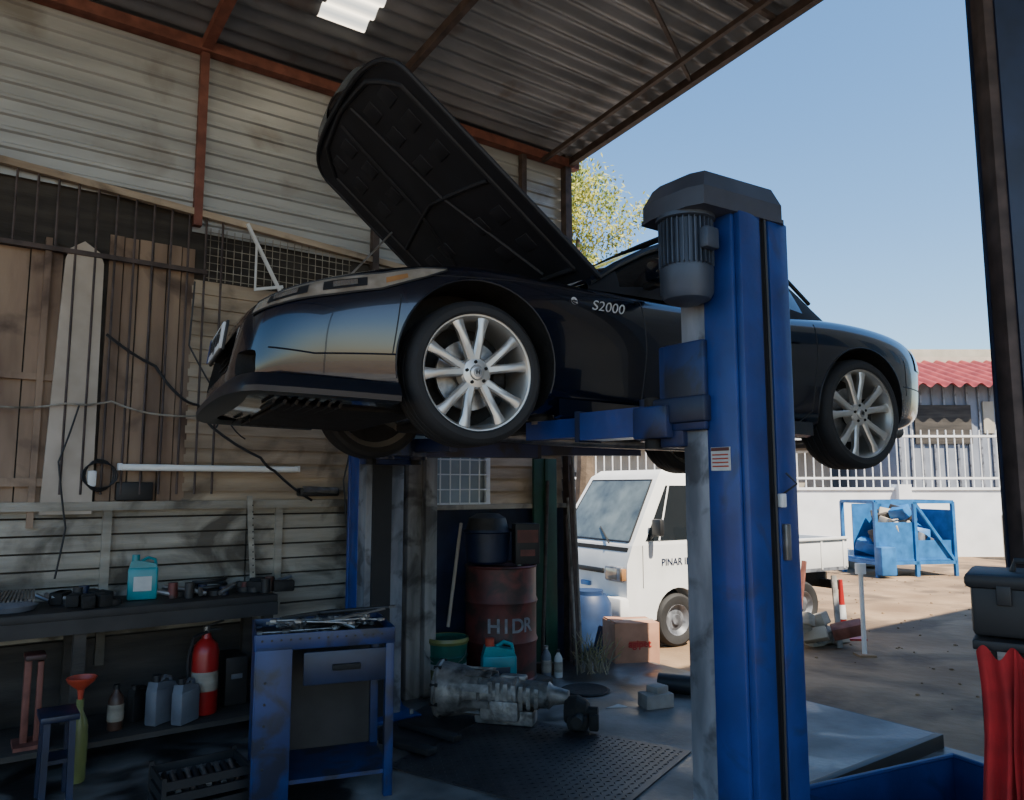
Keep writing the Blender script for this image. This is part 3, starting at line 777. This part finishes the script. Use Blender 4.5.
def oil_jug(name, loc, rz, h, m, lab=None, cap=BLK):
    b = MB(); w = h * .62; d = h * .30
    b.box((0, 0, h * .36), (w, d, h * .72), m, bev=h * .05)
    b.prism([(-w * .48, 0), (w * .48, 0), (w * .40, h * .10), (-w * .1, h * .17), (-w * .40, h * .17)], -d * .42, d * .42, m, frame((1, 0, 0), (0, 0, 1), (0, -1, 0), (0, 0, h * .70)))
    b.tube([(-w * .1, 0, h * .84), (w * .15, 0, h * .93), (w * .38, 0, h * .88), (w * .42, 0, h * .74)], h * .035, m, 8)
    b.cyl((-w * .26, 0, h * .85), (-w * .26, 0, h), h * .085, cap, n=16)
    if lab: b.box((0, -d * .5 - .001, h * .36), (w * .6, .004, h * .32), lab, bev=.001)
    return b.build(name, loc, rz)
def bottle(name, loc, h, m, cap=BLK, r=None, rz=0):
    b = MB(); r = r or h * .17
    b.lathe([(0, 0), (r * .95, 0), (r, .01), (r, h * .66), (r * .85, h * .74), (r * .38, h * .86), (r * .36, h * .93)], m, n=24)
    b.cyl((0, 0, h * .9), (0, 0, h), r * .42, cap, n=16); b.lathe([(r + .001, h * .2), (r + .002, h * .22), (r + .002, h * .55), (r + .001, h * .57)], m if h > .3 else GREYW, n=24)
    return b.build(name, loc, rz)
oil_jug('engine_oil_jug', (-.10, 5.88, 0), rad(10), .42, TEAL, DBLUE, ORANGE)
b = MB(); b.lathe([(0, 0), (.135, 0), (.14, .01), (.15, .28), (.158, .29), (.15, .30), (.155, .40), (.162, .41), (.155, .42), (.14, .40), (.0, .38)], GREEN, n=32)
b.lathe([(.142, .05), (.149, .24)], PAPER, n=32); b.lathe([(.143, .10), (.150, .20)], LIME, n=32); b.lathe([(.156, .38), (.166, .40), (.16, .425)], LIME, n=32)
b.tube([(.155 * math.cos(rad(a)), .155 * math.sin(rad(a)) * .3 - .15, .36 - .13 * math.sin(rad(a))) for a in range(0, 181, 20)], .004, STEEL, 6)
b.build('grease_pail', (-.49, 5.92, 0))
bottle('spray_can', (.28, 6.40, 0), .26, GRPL, STEEL, .04)
bottle('spray_can', (.38, 6.44, 0), .22, PAPER, BLK, .035)
b = MB(); b.cyl((-.50, 6.10, .46), (-.42, 6.34, 1.25), .014, CREAM, n=8); b.build('broom_handle', (0, 0, 0))
b = MB(); b.cyl((.25, 6.55, 0), (.32, 6.84, 1.6), .016, DARKW, n=8); b.box((.27, 6.52, .05), (.16, .06, .1), BARK, bev=.01); b.build('broom')
b = MB(); b.box((0, 0, .9), (.26, .03, 1.8), DGREEN, bev=.004); b.box((0, -.02, .9), (.03, .02, 1.8), DGREEN); b.build('green_panel', Bp(1.26, .09), BR)
b = MB()
for k in range(5): b.cyl((.02 * k, 0, 0), (.02 * k, .10, 1.3 + .15 * k), .013, (BROWN, COLM, BROWN)[k % 3], n=8)
b.build('steel_rods', Bp(1.45, .26), BR)
b = MB()
for k in range(46):
    a = random.uniform(0, 6.28); r = random.uniform(.05, .18); h = random.uniform(.12, .36)
    p0 = Vector((random.uniform(-.14, .14), random.uniform(-.10, .10), 0))
    b.tube([p0, p0 + Vector((math.cos(a) * r * .4, math.sin(a) * r * .4, h * .6)), p0 + Vector((math.cos(a) * r, math.sin(a) * r, h))], [.005, .004, .002], TWIG, 4)
    for q in range(3):
        c = p0 + Vector((math.cos(a) * r * .7, math.sin(a) * r * .7, h * (.6 + .12 * q))); dx = random.uniform(-.05, .05)
        b.add([c, c + Vector((dx, .03, .03)), c + Vector((dx * 1.5, 0, .05))], [[0, 1, 2]], LEAF)
b.build('dry_weeds', (.68, 6.62, -.0))
b = MB(); b.box((0, 0, .21), (.42, .34, .42), CARD, bev=.004); b.box((0, -.172, .24), (.16, .003, .05), ORANGE); b.box((0, 0, .422), (.42, .05, .004), CREAM)
b.box((-.12, 0, .424), (.16, .33, .006), CARD, rot=(0, .06, 0))
cb = b.build('cardboard_box', (1.08, 7.12, GZ), rad(12))
text_mesh('agipet', .09, REDP, 'print', frame((1, 0, 0), (0, 0, 1), (0, -1, 0), (0.02, -.175, .24)), cb, bold=.002)
b = MB(); b.lathe([(0, 0), (.19, 0), (.21, .03), (.225, .2), (.22, .25), (.225, .3), (.215, .52), (.17, .60), (.0, .61)], BARREL, n=32); b.lathe([(.14, .60), (.14, .64), (0, .64)], BARREL, n=24)
b.build('plastic_barrel', (.74, 7.50, GZ))
b = MB(); M = Matrix.Translation((0, 0, .19)) @ Matrix.Rotation(rad(90), 4, 'Y')
b.lathe([(.12, -.46), (.185, -.46), (.19, -.44), (.178, -.43), (.155, -.27), (.125, -.17), (.134, -.16), (.108, -.15), (.098, .06), (.108, .07), (.108, .09), (.09, .10), (.08, .28), (.086, .29), (.06, .32), (.04, .42), (0, .42)], CAST, M, 28)
b.lathe([(.15, -.465), (.12, -.38), (0, -.32)], UNDER, M, 28)
for k in range(9):
    a = 2 * math.pi * k / 9
    b.box((-.26, math.cos(a) * .145, .19 + math.sin(a) * .145), (.36, .012, .05), CAST, rot=(a, 0, 0))
    b.cyl((-.47, math.cos(a) * .178, .19 + math.sin(a) * .178), (-.42, math.cos(a) * .178, .19 + math.sin(a) * .178), .012, UNDER, n=8)
for k in range(7): b.box((-.08 + k * .05, 0, .18), (.012, .23 - .01 * k, .21 - .012 * k), CAST, bev=.02)
b.box((-.02, -.085, .1), (.26, .07, .13), CAST, bev=.02); b.box((.05, .02, .285), (.18, .07, .04), CAST, bev=.015)
b.box((-.0, 0, .05), (.4, .14, .1), CAST, bev=.02)
b.lathe([(0, .40), (.07, .40), (.09, .43), (.10, .48), (.07, .54), (.035, .55), (.035, .61), (0, .61)], UNDER, Matrix.Translation((0, -.02, .11)) @ Matrix.Rotation(rad(90), 4, 'Y'), 20)
b.box((.49, -.02, .06), (.14, .2, .1), UNDER, bev=.03); b.cyl((.50, -.2, .09), (.50, .16, .1), .035, UNDER)
b.box((.59, -.06, .06), (.06, .05, .1), UNDER, bev=.01)
b.build('gearbox', (-.04, 5.20, 0.01), rad(-14))
b = MB(); b.box((0, 0, .05), (.22, .14, .10), CONCP, bev=.012); b.box((.02, .01, .12), (.12, .11, .05), CONCP, rot=(0, 0, .3), bev=.01); b.build('concrete_block', (1.02, 5.60, 0), rad(20))
b = MB(); b.tube([(0, 0, .07), (.28, -.12, .07), (.5, -.2, .07)], .07, BLK, 16); b.build('rubber_hose_roll', (1.12, 6.0, 0))
b = MB(); b.prism([(0, 0), (.16, .03), (.10, .10)], 0, .004, PAPER); b.build('paper_scrap', (.66, 5.55, .001))
b = MB(); b.lathe([(0, .0), (.17, 0), (.19, .008), (.17, .016), (.13, .006), (0, .006)], UNDER, n=28); b.build('drain_cover', (.56, 6.02, .001))
for i, (x, y, rz, l) in enumerate(((-.62, 4.70, -35, .4), (-.52, 4.98, -40, .5))):
    b = MB(); b.box((0, 0, .02), (l, .08, .035), BLK, bev=.006); b.build('flat_bar', (x, y, 0.01), rad(rz))
b = MB(); b.lathe([(0, 0), (.09, 0), (.11, .03), (.09, .06), (0, .06)], BLK, n=20); b.box((.15, 0, .03), (.22, .05, .04), BLK, bev=.01); b.build('steering_part', (.08, 5.66, 0), .3)
# ---------------------------------------------------------------- tool trolley
b = MB()
tw, td, th = .68, .48, .80
for sx in (-1, 1):
    for sy in (-1, 1):
        b.box((sx * (tw / 2 - .02), sy * (td / 2 - .02), th / 2), (.045, .045, th), BLUE2, bev=.004)
b.box((0, 0, th - .02), (tw, td, .015), BLACKW)
for sy in (-1, 1): b.box((0, sy * td / 2, th - .01), (tw, .012, .08), BLUE2, bev=.003)
for sx in (-1, 1): b.box((sx * tw / 2, 0, th - .01), (.012, td, .08), BLUE2, bev=.003)
b.box((-tw / 2 + .005, 0, .42), (.01, td - .05, .70), BLUE2); b.box((0, td / 2 - .02, .42), (tw, .01, .66), BLACKW)
b.box((0, 0, .12), (tw - .02, td - .02, .02), BLUE2)
b.box((-tw / 2 + .09, -td / 2, .40), (.17, .012, .74), BLUE2, bev=.003)
b.box((.1, -td / 2 + .01, .65), (.42, .015, .16), DBLUE, bev=.004); b.box((.1, -td / 2 - .005, .65), (.14, .02, .03), UNDER, bev=.004)
for k in range(14): b.cyl((-tw / 2 + .03 + .045 * k, -td / 2 - .009, .80), (-tw / 2 + .03 + .045 * k, -td / 2 - .005, .80), .006, BLK, n=6)
for k in range(5): b.cyl((-tw / 2 + .05, -td / 2 - .010, .2 + k * .1), (-tw / 2 + .05, -td / 2 - .005, .2 + k * .1), .007, BLK, n=6)
b.build('tool_trolley', (-1.01, 4.15, 0), rad(20))
b = MB()
def spanner(x, y, a, L, z=.0):
    M = Matrix.Translation((x, y, z)) @ Matrix.Rotation(a, 4, 'Z')
    b.box((0, 0, .006), (L, .016, .008), STEEL, M=M, bev=.002)
    b.lathe([(.012, 0), (.02, 0), (.02, .012), (.012, .012)], STEEL, M @ Matrix.Translation((L / 2, 0, 0)), 12, closed=True)
    b.prism([(0, -.018), (-.03, -.022), (-.02, -.006), (-.02, .006), (-.03, .022), (0, .018)], 0, .012, STEEL, M @ Matrix.Translation((-L / 2, 0, 0)))
for k in range(24):
    spanner(random.uniform(-.2, .2), random.uniform(-.14, .14), random.uniform(-.5, .5), random.uniform(.14, .26), .012 * (k // 4))
for k in range(9): b.cyl((random.uniform(-.2, .2), random.uniform(-.1, .15), 0.02), (random.uniform(-.2, .2), random.uniform(-.1, .15), .06), .013, STEEL if k % 2 else BLK, n=10)
b.cyl((.0, .08, .08), (.36, .02, .10), .012, BLK, n=10); b.beam((.05, -.1, .07), (.40, .05, .10), .02, .01, STEEL); b.beam((-.2, .1, .06), (.1, .15, .08), .016, .016, BLK)
b.build('hand_tools', (-1.01, 4.15, th - .010), rad(20))
# ---------------------------------------------------------------- workbench
b = MB()
b.box((-3.0, -.31, .84), (3.4, .52, .05), BLACKW, bev=.006); b.box((-3.0, -.32, .14), (3.3, .55, .03), DARKW)
for s in (-4.6, -3.4, -2.4, -1.35):
    for u in (.1, .52): b.box((s, -u, .42), (.06, .06, .82), DARKW)
b.box((-3, -.56, .78), (3.4, .03, .08), BLACKW)
b.build('workbench', W0, BR)
oil_jug('engine_oil_jug', Bp(-2.05, .30, .866), rad(25), .27, TEAL, PAPER, TEAL)
b = MB()
for k in range(60):
    x = random.uniform(-.60, .75); y = random.uniform(-.16, .16)
    if abs(x + .1) < .15: continue
    if k % 4 == 0: b.cyl((x, y, .02), (x + random.uniform(-.2, .2), y + .05, .05), .014, STEEL, n=8)
    elif k % 4 == 1: b.box((x, y, .035), (.13, .07, .07), UNDER, rot=(0, 0, x * 4), bev=.01)
    elif k % 4 == 2: b.cyl((x, y, 0), (x, y, random.uniform(.05, .10)), .028, (BLACKW, DRUMR, DBLUE, BLK)[k % 3], n=16)
    else: b.lathe([(.02, 0), (.05, 0), (.05, .03), (.02, .03)], BLACKW, Matrix.Translation((x, y, 0)), 16, closed=True)
b.tube([(.3 + .1 * math.cos(a * .5), .02 + .07 * math.sin(a * .5), .02 + a * .003) for a in range(26)], .012, BLK, 8)
b.build('bench_clutter', Bp(-1.95, .30, .866), BR)
b = MB(); b.lathe([(0, 0), (.13, 0), (.15, .03), (.11, .05), (0, .05)], GRPL, n=24)
for k in range(12): b.beam((-.10 + .02 * k, -.05, .05), (-.05 + .016 * k, .08, .09), .012, .02, STEEL)
b.build('parts_tray', Bp(-2.74, .33, .866), BR)
b = MB(); b.beam((0, 0, 0), (-.02, .08, .62), .035, .01, GREYW)
for k in range(12): b.box((-.0, .006 + k * .006, .06 + k * .045), (.008, .012, .01), BLK)
b.build('level_ruler', Bp(-1.34, .18, .866), BR)
b = MB(); b.lathe([(0, 0), (.075, 0), (.08, .015), (.08, .36), (.07, .41), (.03, .45), (.025, .48), (0, .48)], REDP, n=28)
b.lathe([(.081, .14), (.082, .145), (.082, .25), (.081, .255)], GREYW, n=28)
b.cyl((0, 0, .47), (0, 0, .52), .018, STEEL); b.beam((-.02, 0, .52), (.10, 0, .55), .02, .01, BLK); b.beam((-.02, 0, .50), (.09, 0, .50), .02, .01, BLK)
b.tube([(0, -.02, .49), (-.08, -.05, .47), (-.105, -.03, .35), (-.10, -.02, .12)], .01, BLK, 8)
b.build('fire_extinguisher', Bp(-1.68, .38, .157), .5)
for (s, u, h, m) in ((-1.94, .44, .27, GRPL), (-1.82, .52, .25, GRPL), (-2.04, .3, .20, BLK)): oil_jug('coolant_bottle', Bp(s, u, .157), rad(90 + s * 9), h * 1.05, m, None, BLK)
bottle('oil_bottle', Bp(-2.18, .42, .157), .25, BRPL)
bottle('lime_bottle', Bp(-2.40, .70, 0), .42, LIME, LIME, .045)
b = MB(); b.lathe([(.012, 0), (.018, .05), (.065, .09), (.075, .11), (.07, .115), (.06, .09), (.012, .06)], ORANGE, n=24); b.build('funnel', Bp(-2.40, .70, .42))
b = MB(); b.box((0, 0, .41), (.17, .22, .03), DBLUE, bev=.004)
for x in (-.06, .06):
    for y in (-.09, .09): b.beam((x, y, 0), (x * .9, y * .9, .41), .03, .03, DBLUE)
b.box((0, 0, .2), (.12, .16, .02), DBLUE)
b.build('steel_stand', Bp(-2.52, .90, 0), BR)
b = MB(); b.box((0, 0, .47), (.10, .14, .03), DRUMR, bev=.008); b.box((-.03, 0, .23), (.035, .04, .46), RUST, bev=.005); b.box((.03, 0, .22), (.03, .03, .44), RUST, bev=.005); b.box((0, 0, .01), (.16, .2, .02), RUST)
b.build('jack_stand', Bp(-2.60, .45, .157), BR)
b = MB(); b.box((0, 0, .07), (.07, .05, .14), BLUE, bev=.01); b.cyl((0, 0, .13), (0, 0, .2), .012, STEEL); b.build('bench_clamp', Bp(-2.93, .42, .866), BR)
b = MB()
for (s, w_, h_) in ((-3.0, .28, .22), (-3.35, .3, .3), (-1.47, .14, .3)):
    b.box((s, -.2, .157 + h_ / 2), (w_, .26, h_), BLACKW, bev=.008); b.box((s, -.335, .157 + h_ * .6), (w_ * .5, .01, .03), GRPL, bev=.003)
b.build('stored_crates', W0, BR)
b = MB()
for sx in (-1, 1):
    for k in range(3): b.box((sx * .2, 0, .04 + k * .06), (.012, .28, .04), BLK)
for sy in (-1, 1):
    for k in range(3): b.box((0, sy * .14, .04 + k * .06), (.4, .012, .04), BLK)
for sx in (-1, 1):
    for sy in (-1, 1): b.box((sx * .2, sy * .14, .10), (.02, .02, .2), BLK)
b.box((0, 0, .01), (.4, .28, .015), BLK)
for k in range(10): b.cyl((-.16 + .035 * k, -.1, .1 + .01 * (k % 3)), (-.15 + .035 * k, .1, .14), .014, STEEL if k % 2 else BLK, n=8)
b.build('parts_crate', Bp(-1.94, 1.38, 0), BR)
b = MB(); b.box((0, 0, .02), (.9, .6, .04), DARKW, bev=.004)
for k in range(6): b.box((-.37 + .15 * k, 0, .045), (.13, .58, .012), DARKW)
b.build('wooden_pallet_board', Bp(-2.85, 1.9, 0), BR)
# ---------------------------------------------------------------- right side
b = MB(); b.box((0, 0, 2.50), (.22, .09, 5.14), BROWN, bev=.004); b.box((.02, -.05, 2.50), (.18, .012, 5.14), DBLUE); b.box((0, .05, 2.50), (.24, .012, 5.14), DBLUE)
b.box((0, 0, GZ + .01), (.34, .28, .02), BROWN)
b.build('steel_post', (2.07, 3.0, 0), 0)
TBX, TBY, TBR = 1.70, 2.45, rad(-35)
b = MB()
b.box((0, 0, 1.165), (.42, .28, .16), BLK, bev=.015); b.box((0, 0, 1.255), (.45, .31, .045), BLK, bev=.015); b.box((0, -.15, 1.22), (.08, .02, .07), GRYW, bev=.004)
for x in (-.12, .12): b.box((x, -.148, 1.215), (.04, .015, .06), BLK, bev=.004)
b.tube([(-.10, 0, 1.27), (-.09, 0, 1.31), (.09, 0, 1.31), (.10, 0, 1.27)], .011, BLK, 8)
b.build('toolbox', (TBX, TBY, 0), TBR)
b = MB()
b.box((0, 0, 1.065), (.42, .36, .03), BLK, bev=.005)
for x in (-.18, .18):
    for y in (-.15, .15): b.box((x, y, .485), (.03, .03, 1.13), BLK)
b.box((0, 0, .3), (.38, .32, .02), BLK)
b.build('tool_stand', (TBX, TBY, 0), TBR)
b = MB()
def cloth(x0, w, z0, z1, ph):
    def fn(u, v): return Vector((x0 + w * u + .01 * math.sin(v * 5 + ph), -.20 - .018 * math.sin(u * 14 + ph) * (0.3 + v) - .01 * v, z0 + (z1 - z0) * v + .02 * math.sin(u * 9 + ph)))
    b.grid(fn, 24, 12, CLOTH)
cloth(-.20, .11, 1.05, .50, 0); cloth(-.11, .12, 1.05, .40, 2); cloth(.01, .12, 1.05, .45, 4); cloth(.12, .08, 1.05, .55, 5)
b.tube([(-.05, -.225, 1.05), (-.08, -.235, .8), (-.06, -.23, .62)], .007, WHITE, 6)
b.build('red_rags', (TBX, TBY, 0), TBR, recalc=False)
b = MB()
P0 = Vector((1.20, 3.32)); P1 = Vector((2.06, 3.72)); dr = (P1 - P0).normalized(); ln = (P1 - P0).length
M = frame((dr.x, dr.y, 0), (-dr.y, dr.x, 0), (0, 0, 1), (P0.x, P0.y, 0))
for y in (0, -.42): b.add([(0, y, .30), (ln, y, .30), (ln - .03, y + (.03 if y < -.1 else -.03), -.07), (.0, y + (.03 if y < -.1 else -.03), -.07)], [[0, 1, 2, 3]], BLUE, M)
b.add([(ln, 0, .30), (ln, -.42, .30), (ln - .03, -.39, -.07), (ln - .03, -.03, -.07)], [[0, 1, 2, 3]], BLUE, M)
b.add([(0, 0, .30), (0, -.42, .30), (0, -.39, -.07), (0, -.03, -.07)], [[0, 1, 2, 3]], BLUE, M)
b.add([(0, -.03, -.06), (ln - .03, -.03, -.06), (ln - .03, -.39, -.06), (0, -.39, -.06)], [[0, 1, 2, 3]], DBLUE, M)
for y in (0, -.42): b.tube([(0, y, .30), (ln, y, .30)], .012, BLUE, 8, M)
b.tube([(ln, 0, .30), (ln, -.42, .30)], .012, BLUE, 8, M)
b.build('blue_steel_trough', recalc=False)
b = MB(); b.box((1.3, -3.03, -.03), (1.55, .05, .09), BLK, bev=.006); b.box((2.11, -2.5, -.04), (.04, 1.0, .07), BLK); b.build('rubber_edge_strip', W0, BR)
b = MB(); b.cyl((0, 0, 0), (0, 0, .82), .022, WHITE, n=12); b.box((0, 0, .01), (.16, .16, .02), DIRT); b.cyl((0, 0, .78), (.0, 0, .88), .05, WHITE, n=12)
b.build('pipe_stand', (3.42, 7.6, GZ))
b = MB(); b.lathe([(.0, 0), (.17, 0), (.18, .02), (.05, .03), (.02, .62), (0, .62)], REDP, n=20); b.lathe([(.046, .2), (.037, .35)], WHITE, n=20); b.box((0, 0, .01), (.36, .36, .02), REDP)
b.build('traffic_cone', (3.60, 8.5, GZ))
b = MB()
for k in range(12): b.box((random.uniform(-.3, .3), random.uniform(-.2, .2), random.uniform(.05, .30)), (random.uniform(.15, .35), .16, .12), (RUST, GREYW, WALLT, COLM)[k % 4], rot=(random.uniform(-.4, .4), random.uniform(-.4, .4), random.uniform(0, 3)), bev=.01)
b.beam((-.3, -.1, 0), (-.1, .1, .85), .04, .04, RUST); b.beam((.15, -.1, 0), (.2, .1, .7), .05, .03, COLM)
b.build('scrap_pile', (3.18, 8.05, GZ))
b = MB(); w, d, h = 1.6, 1.0, 1.35
for z in (.25, h):
    for y in (-d / 2, d / 2): b.beam((-w / 2, y, z), (w / 2, y, z), .06, .06, CYAN)
    for x in (-w / 2, w / 2): b.beam((x, -d / 2, z), (x, d / 2, z), .06, .06, CYAN)
for x in (-w / 2, 0, w / 2):
    for y in (-d / 2, d / 2): b.beam((x, y, .0), (x, y, h), .06, .06, CYAN)
b.beam((0, -d / 2, h), (w / 2, -d / 2, .25), .05, .05, CYAN)
b.box((-.4, -d / 2 + .02, .62), (w / 2, .02, .72), CYAN); b.box((.4, -d / 2 + .03, .45), (w / 2, .02, .4), CYAN)
b.box((.1, d / 2 - .02, .8), (w - .2, .02, 1.0), CYAN); b.box((0, 0, .3), (w, d, .03), CYAN); b.box((w / 2 - .02, 0, .75), (.02, d, .9), CYAN)
for k in range(26): b.box((random.uniform(-.6, .6), random.uniform(-.3, .3), random.uniform(.5, 1.15)), (random.uniform(.25, .45), .3, .22), (WALLT, GRYW, CYAN, DARKW)[k % 4], rot=(.2, .3, k), bev=.02)
b.box((-.7, -.6, .3), (.3, .2, .5), CYAN, bev=.02)
b.build('steel_skip_cage', (7.30, 14.6, GZ), rad(10))
b = MB()
for k in range(24):
    b.box((random.uniform(-1.6, 1.6), random.uniform(-.4, .4), .12 + .1 * random.random()), (random.uniform(.15, .5), .3, .25), (WALLT, GREYW, CYAN, DARKW, WHITE)[k % 5], rot=(random.uniform(-.3, .3), random.uniform(-.3, .3), k), bev=.02)
b.build('rubble_heap', (5.9, 16.0, GZ))
b = MB(); b.box((12, 18.2, .70), (34, .25, 1.56), WALLW); b.box((12, 18.2, 1.5), (34, .32, .06), WALLW)
for k in range(8): b.box((-4 + k * 4.4, 18.1, .75), (.3, .4, 1.7), WALLW)
b.build('wall_boundary')
b = MB()
for k in range(150): b.cyl((-3 + k * .2, 18.2, 1.5), (-3 + k * .2, 18.2, 2.9), .015, WHITE, n=6)
for z in (1.75, 2.75): b.beam((-3, 18.2, z), (27, 18.2, z), .05, .05, WHITE)
b.build('white_railing_fence')
b = MB(); b.box((14.9, 24, 2.2), (8.1, 5, 4.6), WALLB)
for k in range(24): b.box((10.95 + k * .33, 21.47, 2.2), (.05, .05, 4.5), GRYW)
b.box((12.2, 21.46, 3.3), (1.6, .06, 1.1), DARKW); b.box((14.3, 21.46, 1.6), (1.0, .06, 2.6), WALLW); b.box((13.5, 21.46, 3.5), (.3, .06, .9), WALLT)
nn = 140
def rf(u, v): return Vector((10.5 + 9 * u, 20.9 + 3.6 * v, 4.35 + 1.25 * v + .06 * math.sin(u * nn)))
b.grid(rf, 420, 2, ROOFR)
b.box((15.1, 24.6, 5.6), (8.6, .3, .3), WALLT); b.box((15.1, 26, 5.7), (8, 2, .8), WALLT)
b.build('red_roof_house', recalc=False)
b = MB(); b.box((4.5, 26, 1.4), (11, 4, 3.0), WALLT); b.box((4.5, 25.8, 2.98), (11.6, 5, .15), ROOFM)
for k in range(5): b.box((-.5 + k * 2.2, 23.98, 1.5), (1.2, .05, 1.0), DARKW)
b.build('storage_shed')
b = MB(); b.box((0, 0, .5), (1.0, .5, 1.0), WALLT, bev=.03); b.box((0, -.26, .6), (.8, .02, .5), CREAM); b.build('concrete_planter', (11.6, 17.2, GZ))
b = MB(); tx, ty = 1.2, 13.4
b.tube([(tx, ty, GZ), (tx + .1, ty, 2), (tx - .05, ty + .1, 4), (tx, ty, 6)], [.2, .16, .11, .04], BARK, 10)
for k in range(16):
    a = random.uniform(0, 6.28); z = random.uniform(3.4, 5.6); r = random.uniform(.4, .8)
    b.tube([(tx, ty, z), (tx + math.cos(a) * r * .5, ty + math.sin(a) * r * .5, z + .4), (tx + math.cos(a) * r, ty + math.sin(a) * r, z + .6)], [.05, .03, .01], BARK, 6)
vs = []; fs = []
cl = [(random.gauss(-.1, .45), random.gauss(0, .5), random.uniform(4.3, 7.3)) for _ in range(60)]
for k in range(12000):
    c = random.choice(cl); p = Vector((tx - .1 + c[0] + random.gauss(0, .16), ty + c[1] + random.gauss(0, .16), c[2] + random.gauss(0, .16)))
    a = Vector((random.gauss(0, 1), random.gauss(0, 1), random.gauss(0, 1))).normalized(); c2 = a.orthogonal().normalized()
    o = len(vs); vs += [p, p + a * .045 + c2 * .022, p + a * .1, p + a * .045 - c2 * .022]; fs.append([o, o + 1, o + 2, o + 3])
b.add(vs, fs, LEAF); b.build('tree', recalc=False)
b = MB(); b.box((8.6, -11.0, 3.9), (14.0, 9.0, 8.0), WALLT); b.box((8.6, -11, 7.95), (14.4, 9.4, .2), WALLW)  # unseen block, added so its shadow edge falls across the yard
for k in range(5): b.box((3.4 + k * 2.5, -6.49, 4.6), (1.2, .04, 1.3), DGLASS); b.box((3.4 + k * 2.5, -6.49, 1.6), (1.2, .04, 1.3), DGLASS)
b.build('unseen_shade_block', W0, BR)

# ---------------------------------------------------------------- light
EL = rad(55)
w = bpy.data.worlds.new('sky'); S.world = w; w.use_nodes = True
nt = w.node_tree; bg = nt.nodes['Background']
sk = nt.nodes.new('ShaderNodeTexSky'); sk.sky_type = 'NISHITA'; sk.sun_disc = False
sk.sun_elevation = EL; sk.sun_rotation = rad(144); sk.air_density = 1.1; sk.dust_density = .8; sk.ozone_density = 2.5
hs = nt.nodes.new('ShaderNodeHueSaturation'); hs.inputs['Saturation'].default_value = 1.25
nt.links.new(sk.outputs[0], hs.inputs['Color']); nt.links.new(hs.outputs[0], bg.inputs[0]); bg.inputs[1].default_value = .35
sun = bpy.data.lights.new('sun', 'SUN'); sun.energy = 17; sun.angle = rad(.53); sun.color = (1, .90, .74)
so = bpy.data.objects.new('sun', sun); S.collection.objects.link(so)
d = Vector((-.588 * math.cos(EL), .809 * math.cos(EL), -math.sin(EL)))
so.rotation_euler = d.to_track_quat('-Z', 'Y').to_euler(); so.location = (5, -10, 20)

# ---------------------------------------------------------------- camera
cd = bpy.data.cameras.new('camera'); cd.sensor_width = 36; cd.lens = 36 * 760 / 1024; cd.clip_start = .05; cd.clip_end = 400
cam = bpy.data.objects.new('camera', cd); S.collection.objects.link(cam)
cam.location = (0, 0, 1.55); cam.rotation_euler = (rad(96.5), 0, 0)
S.camera = cam
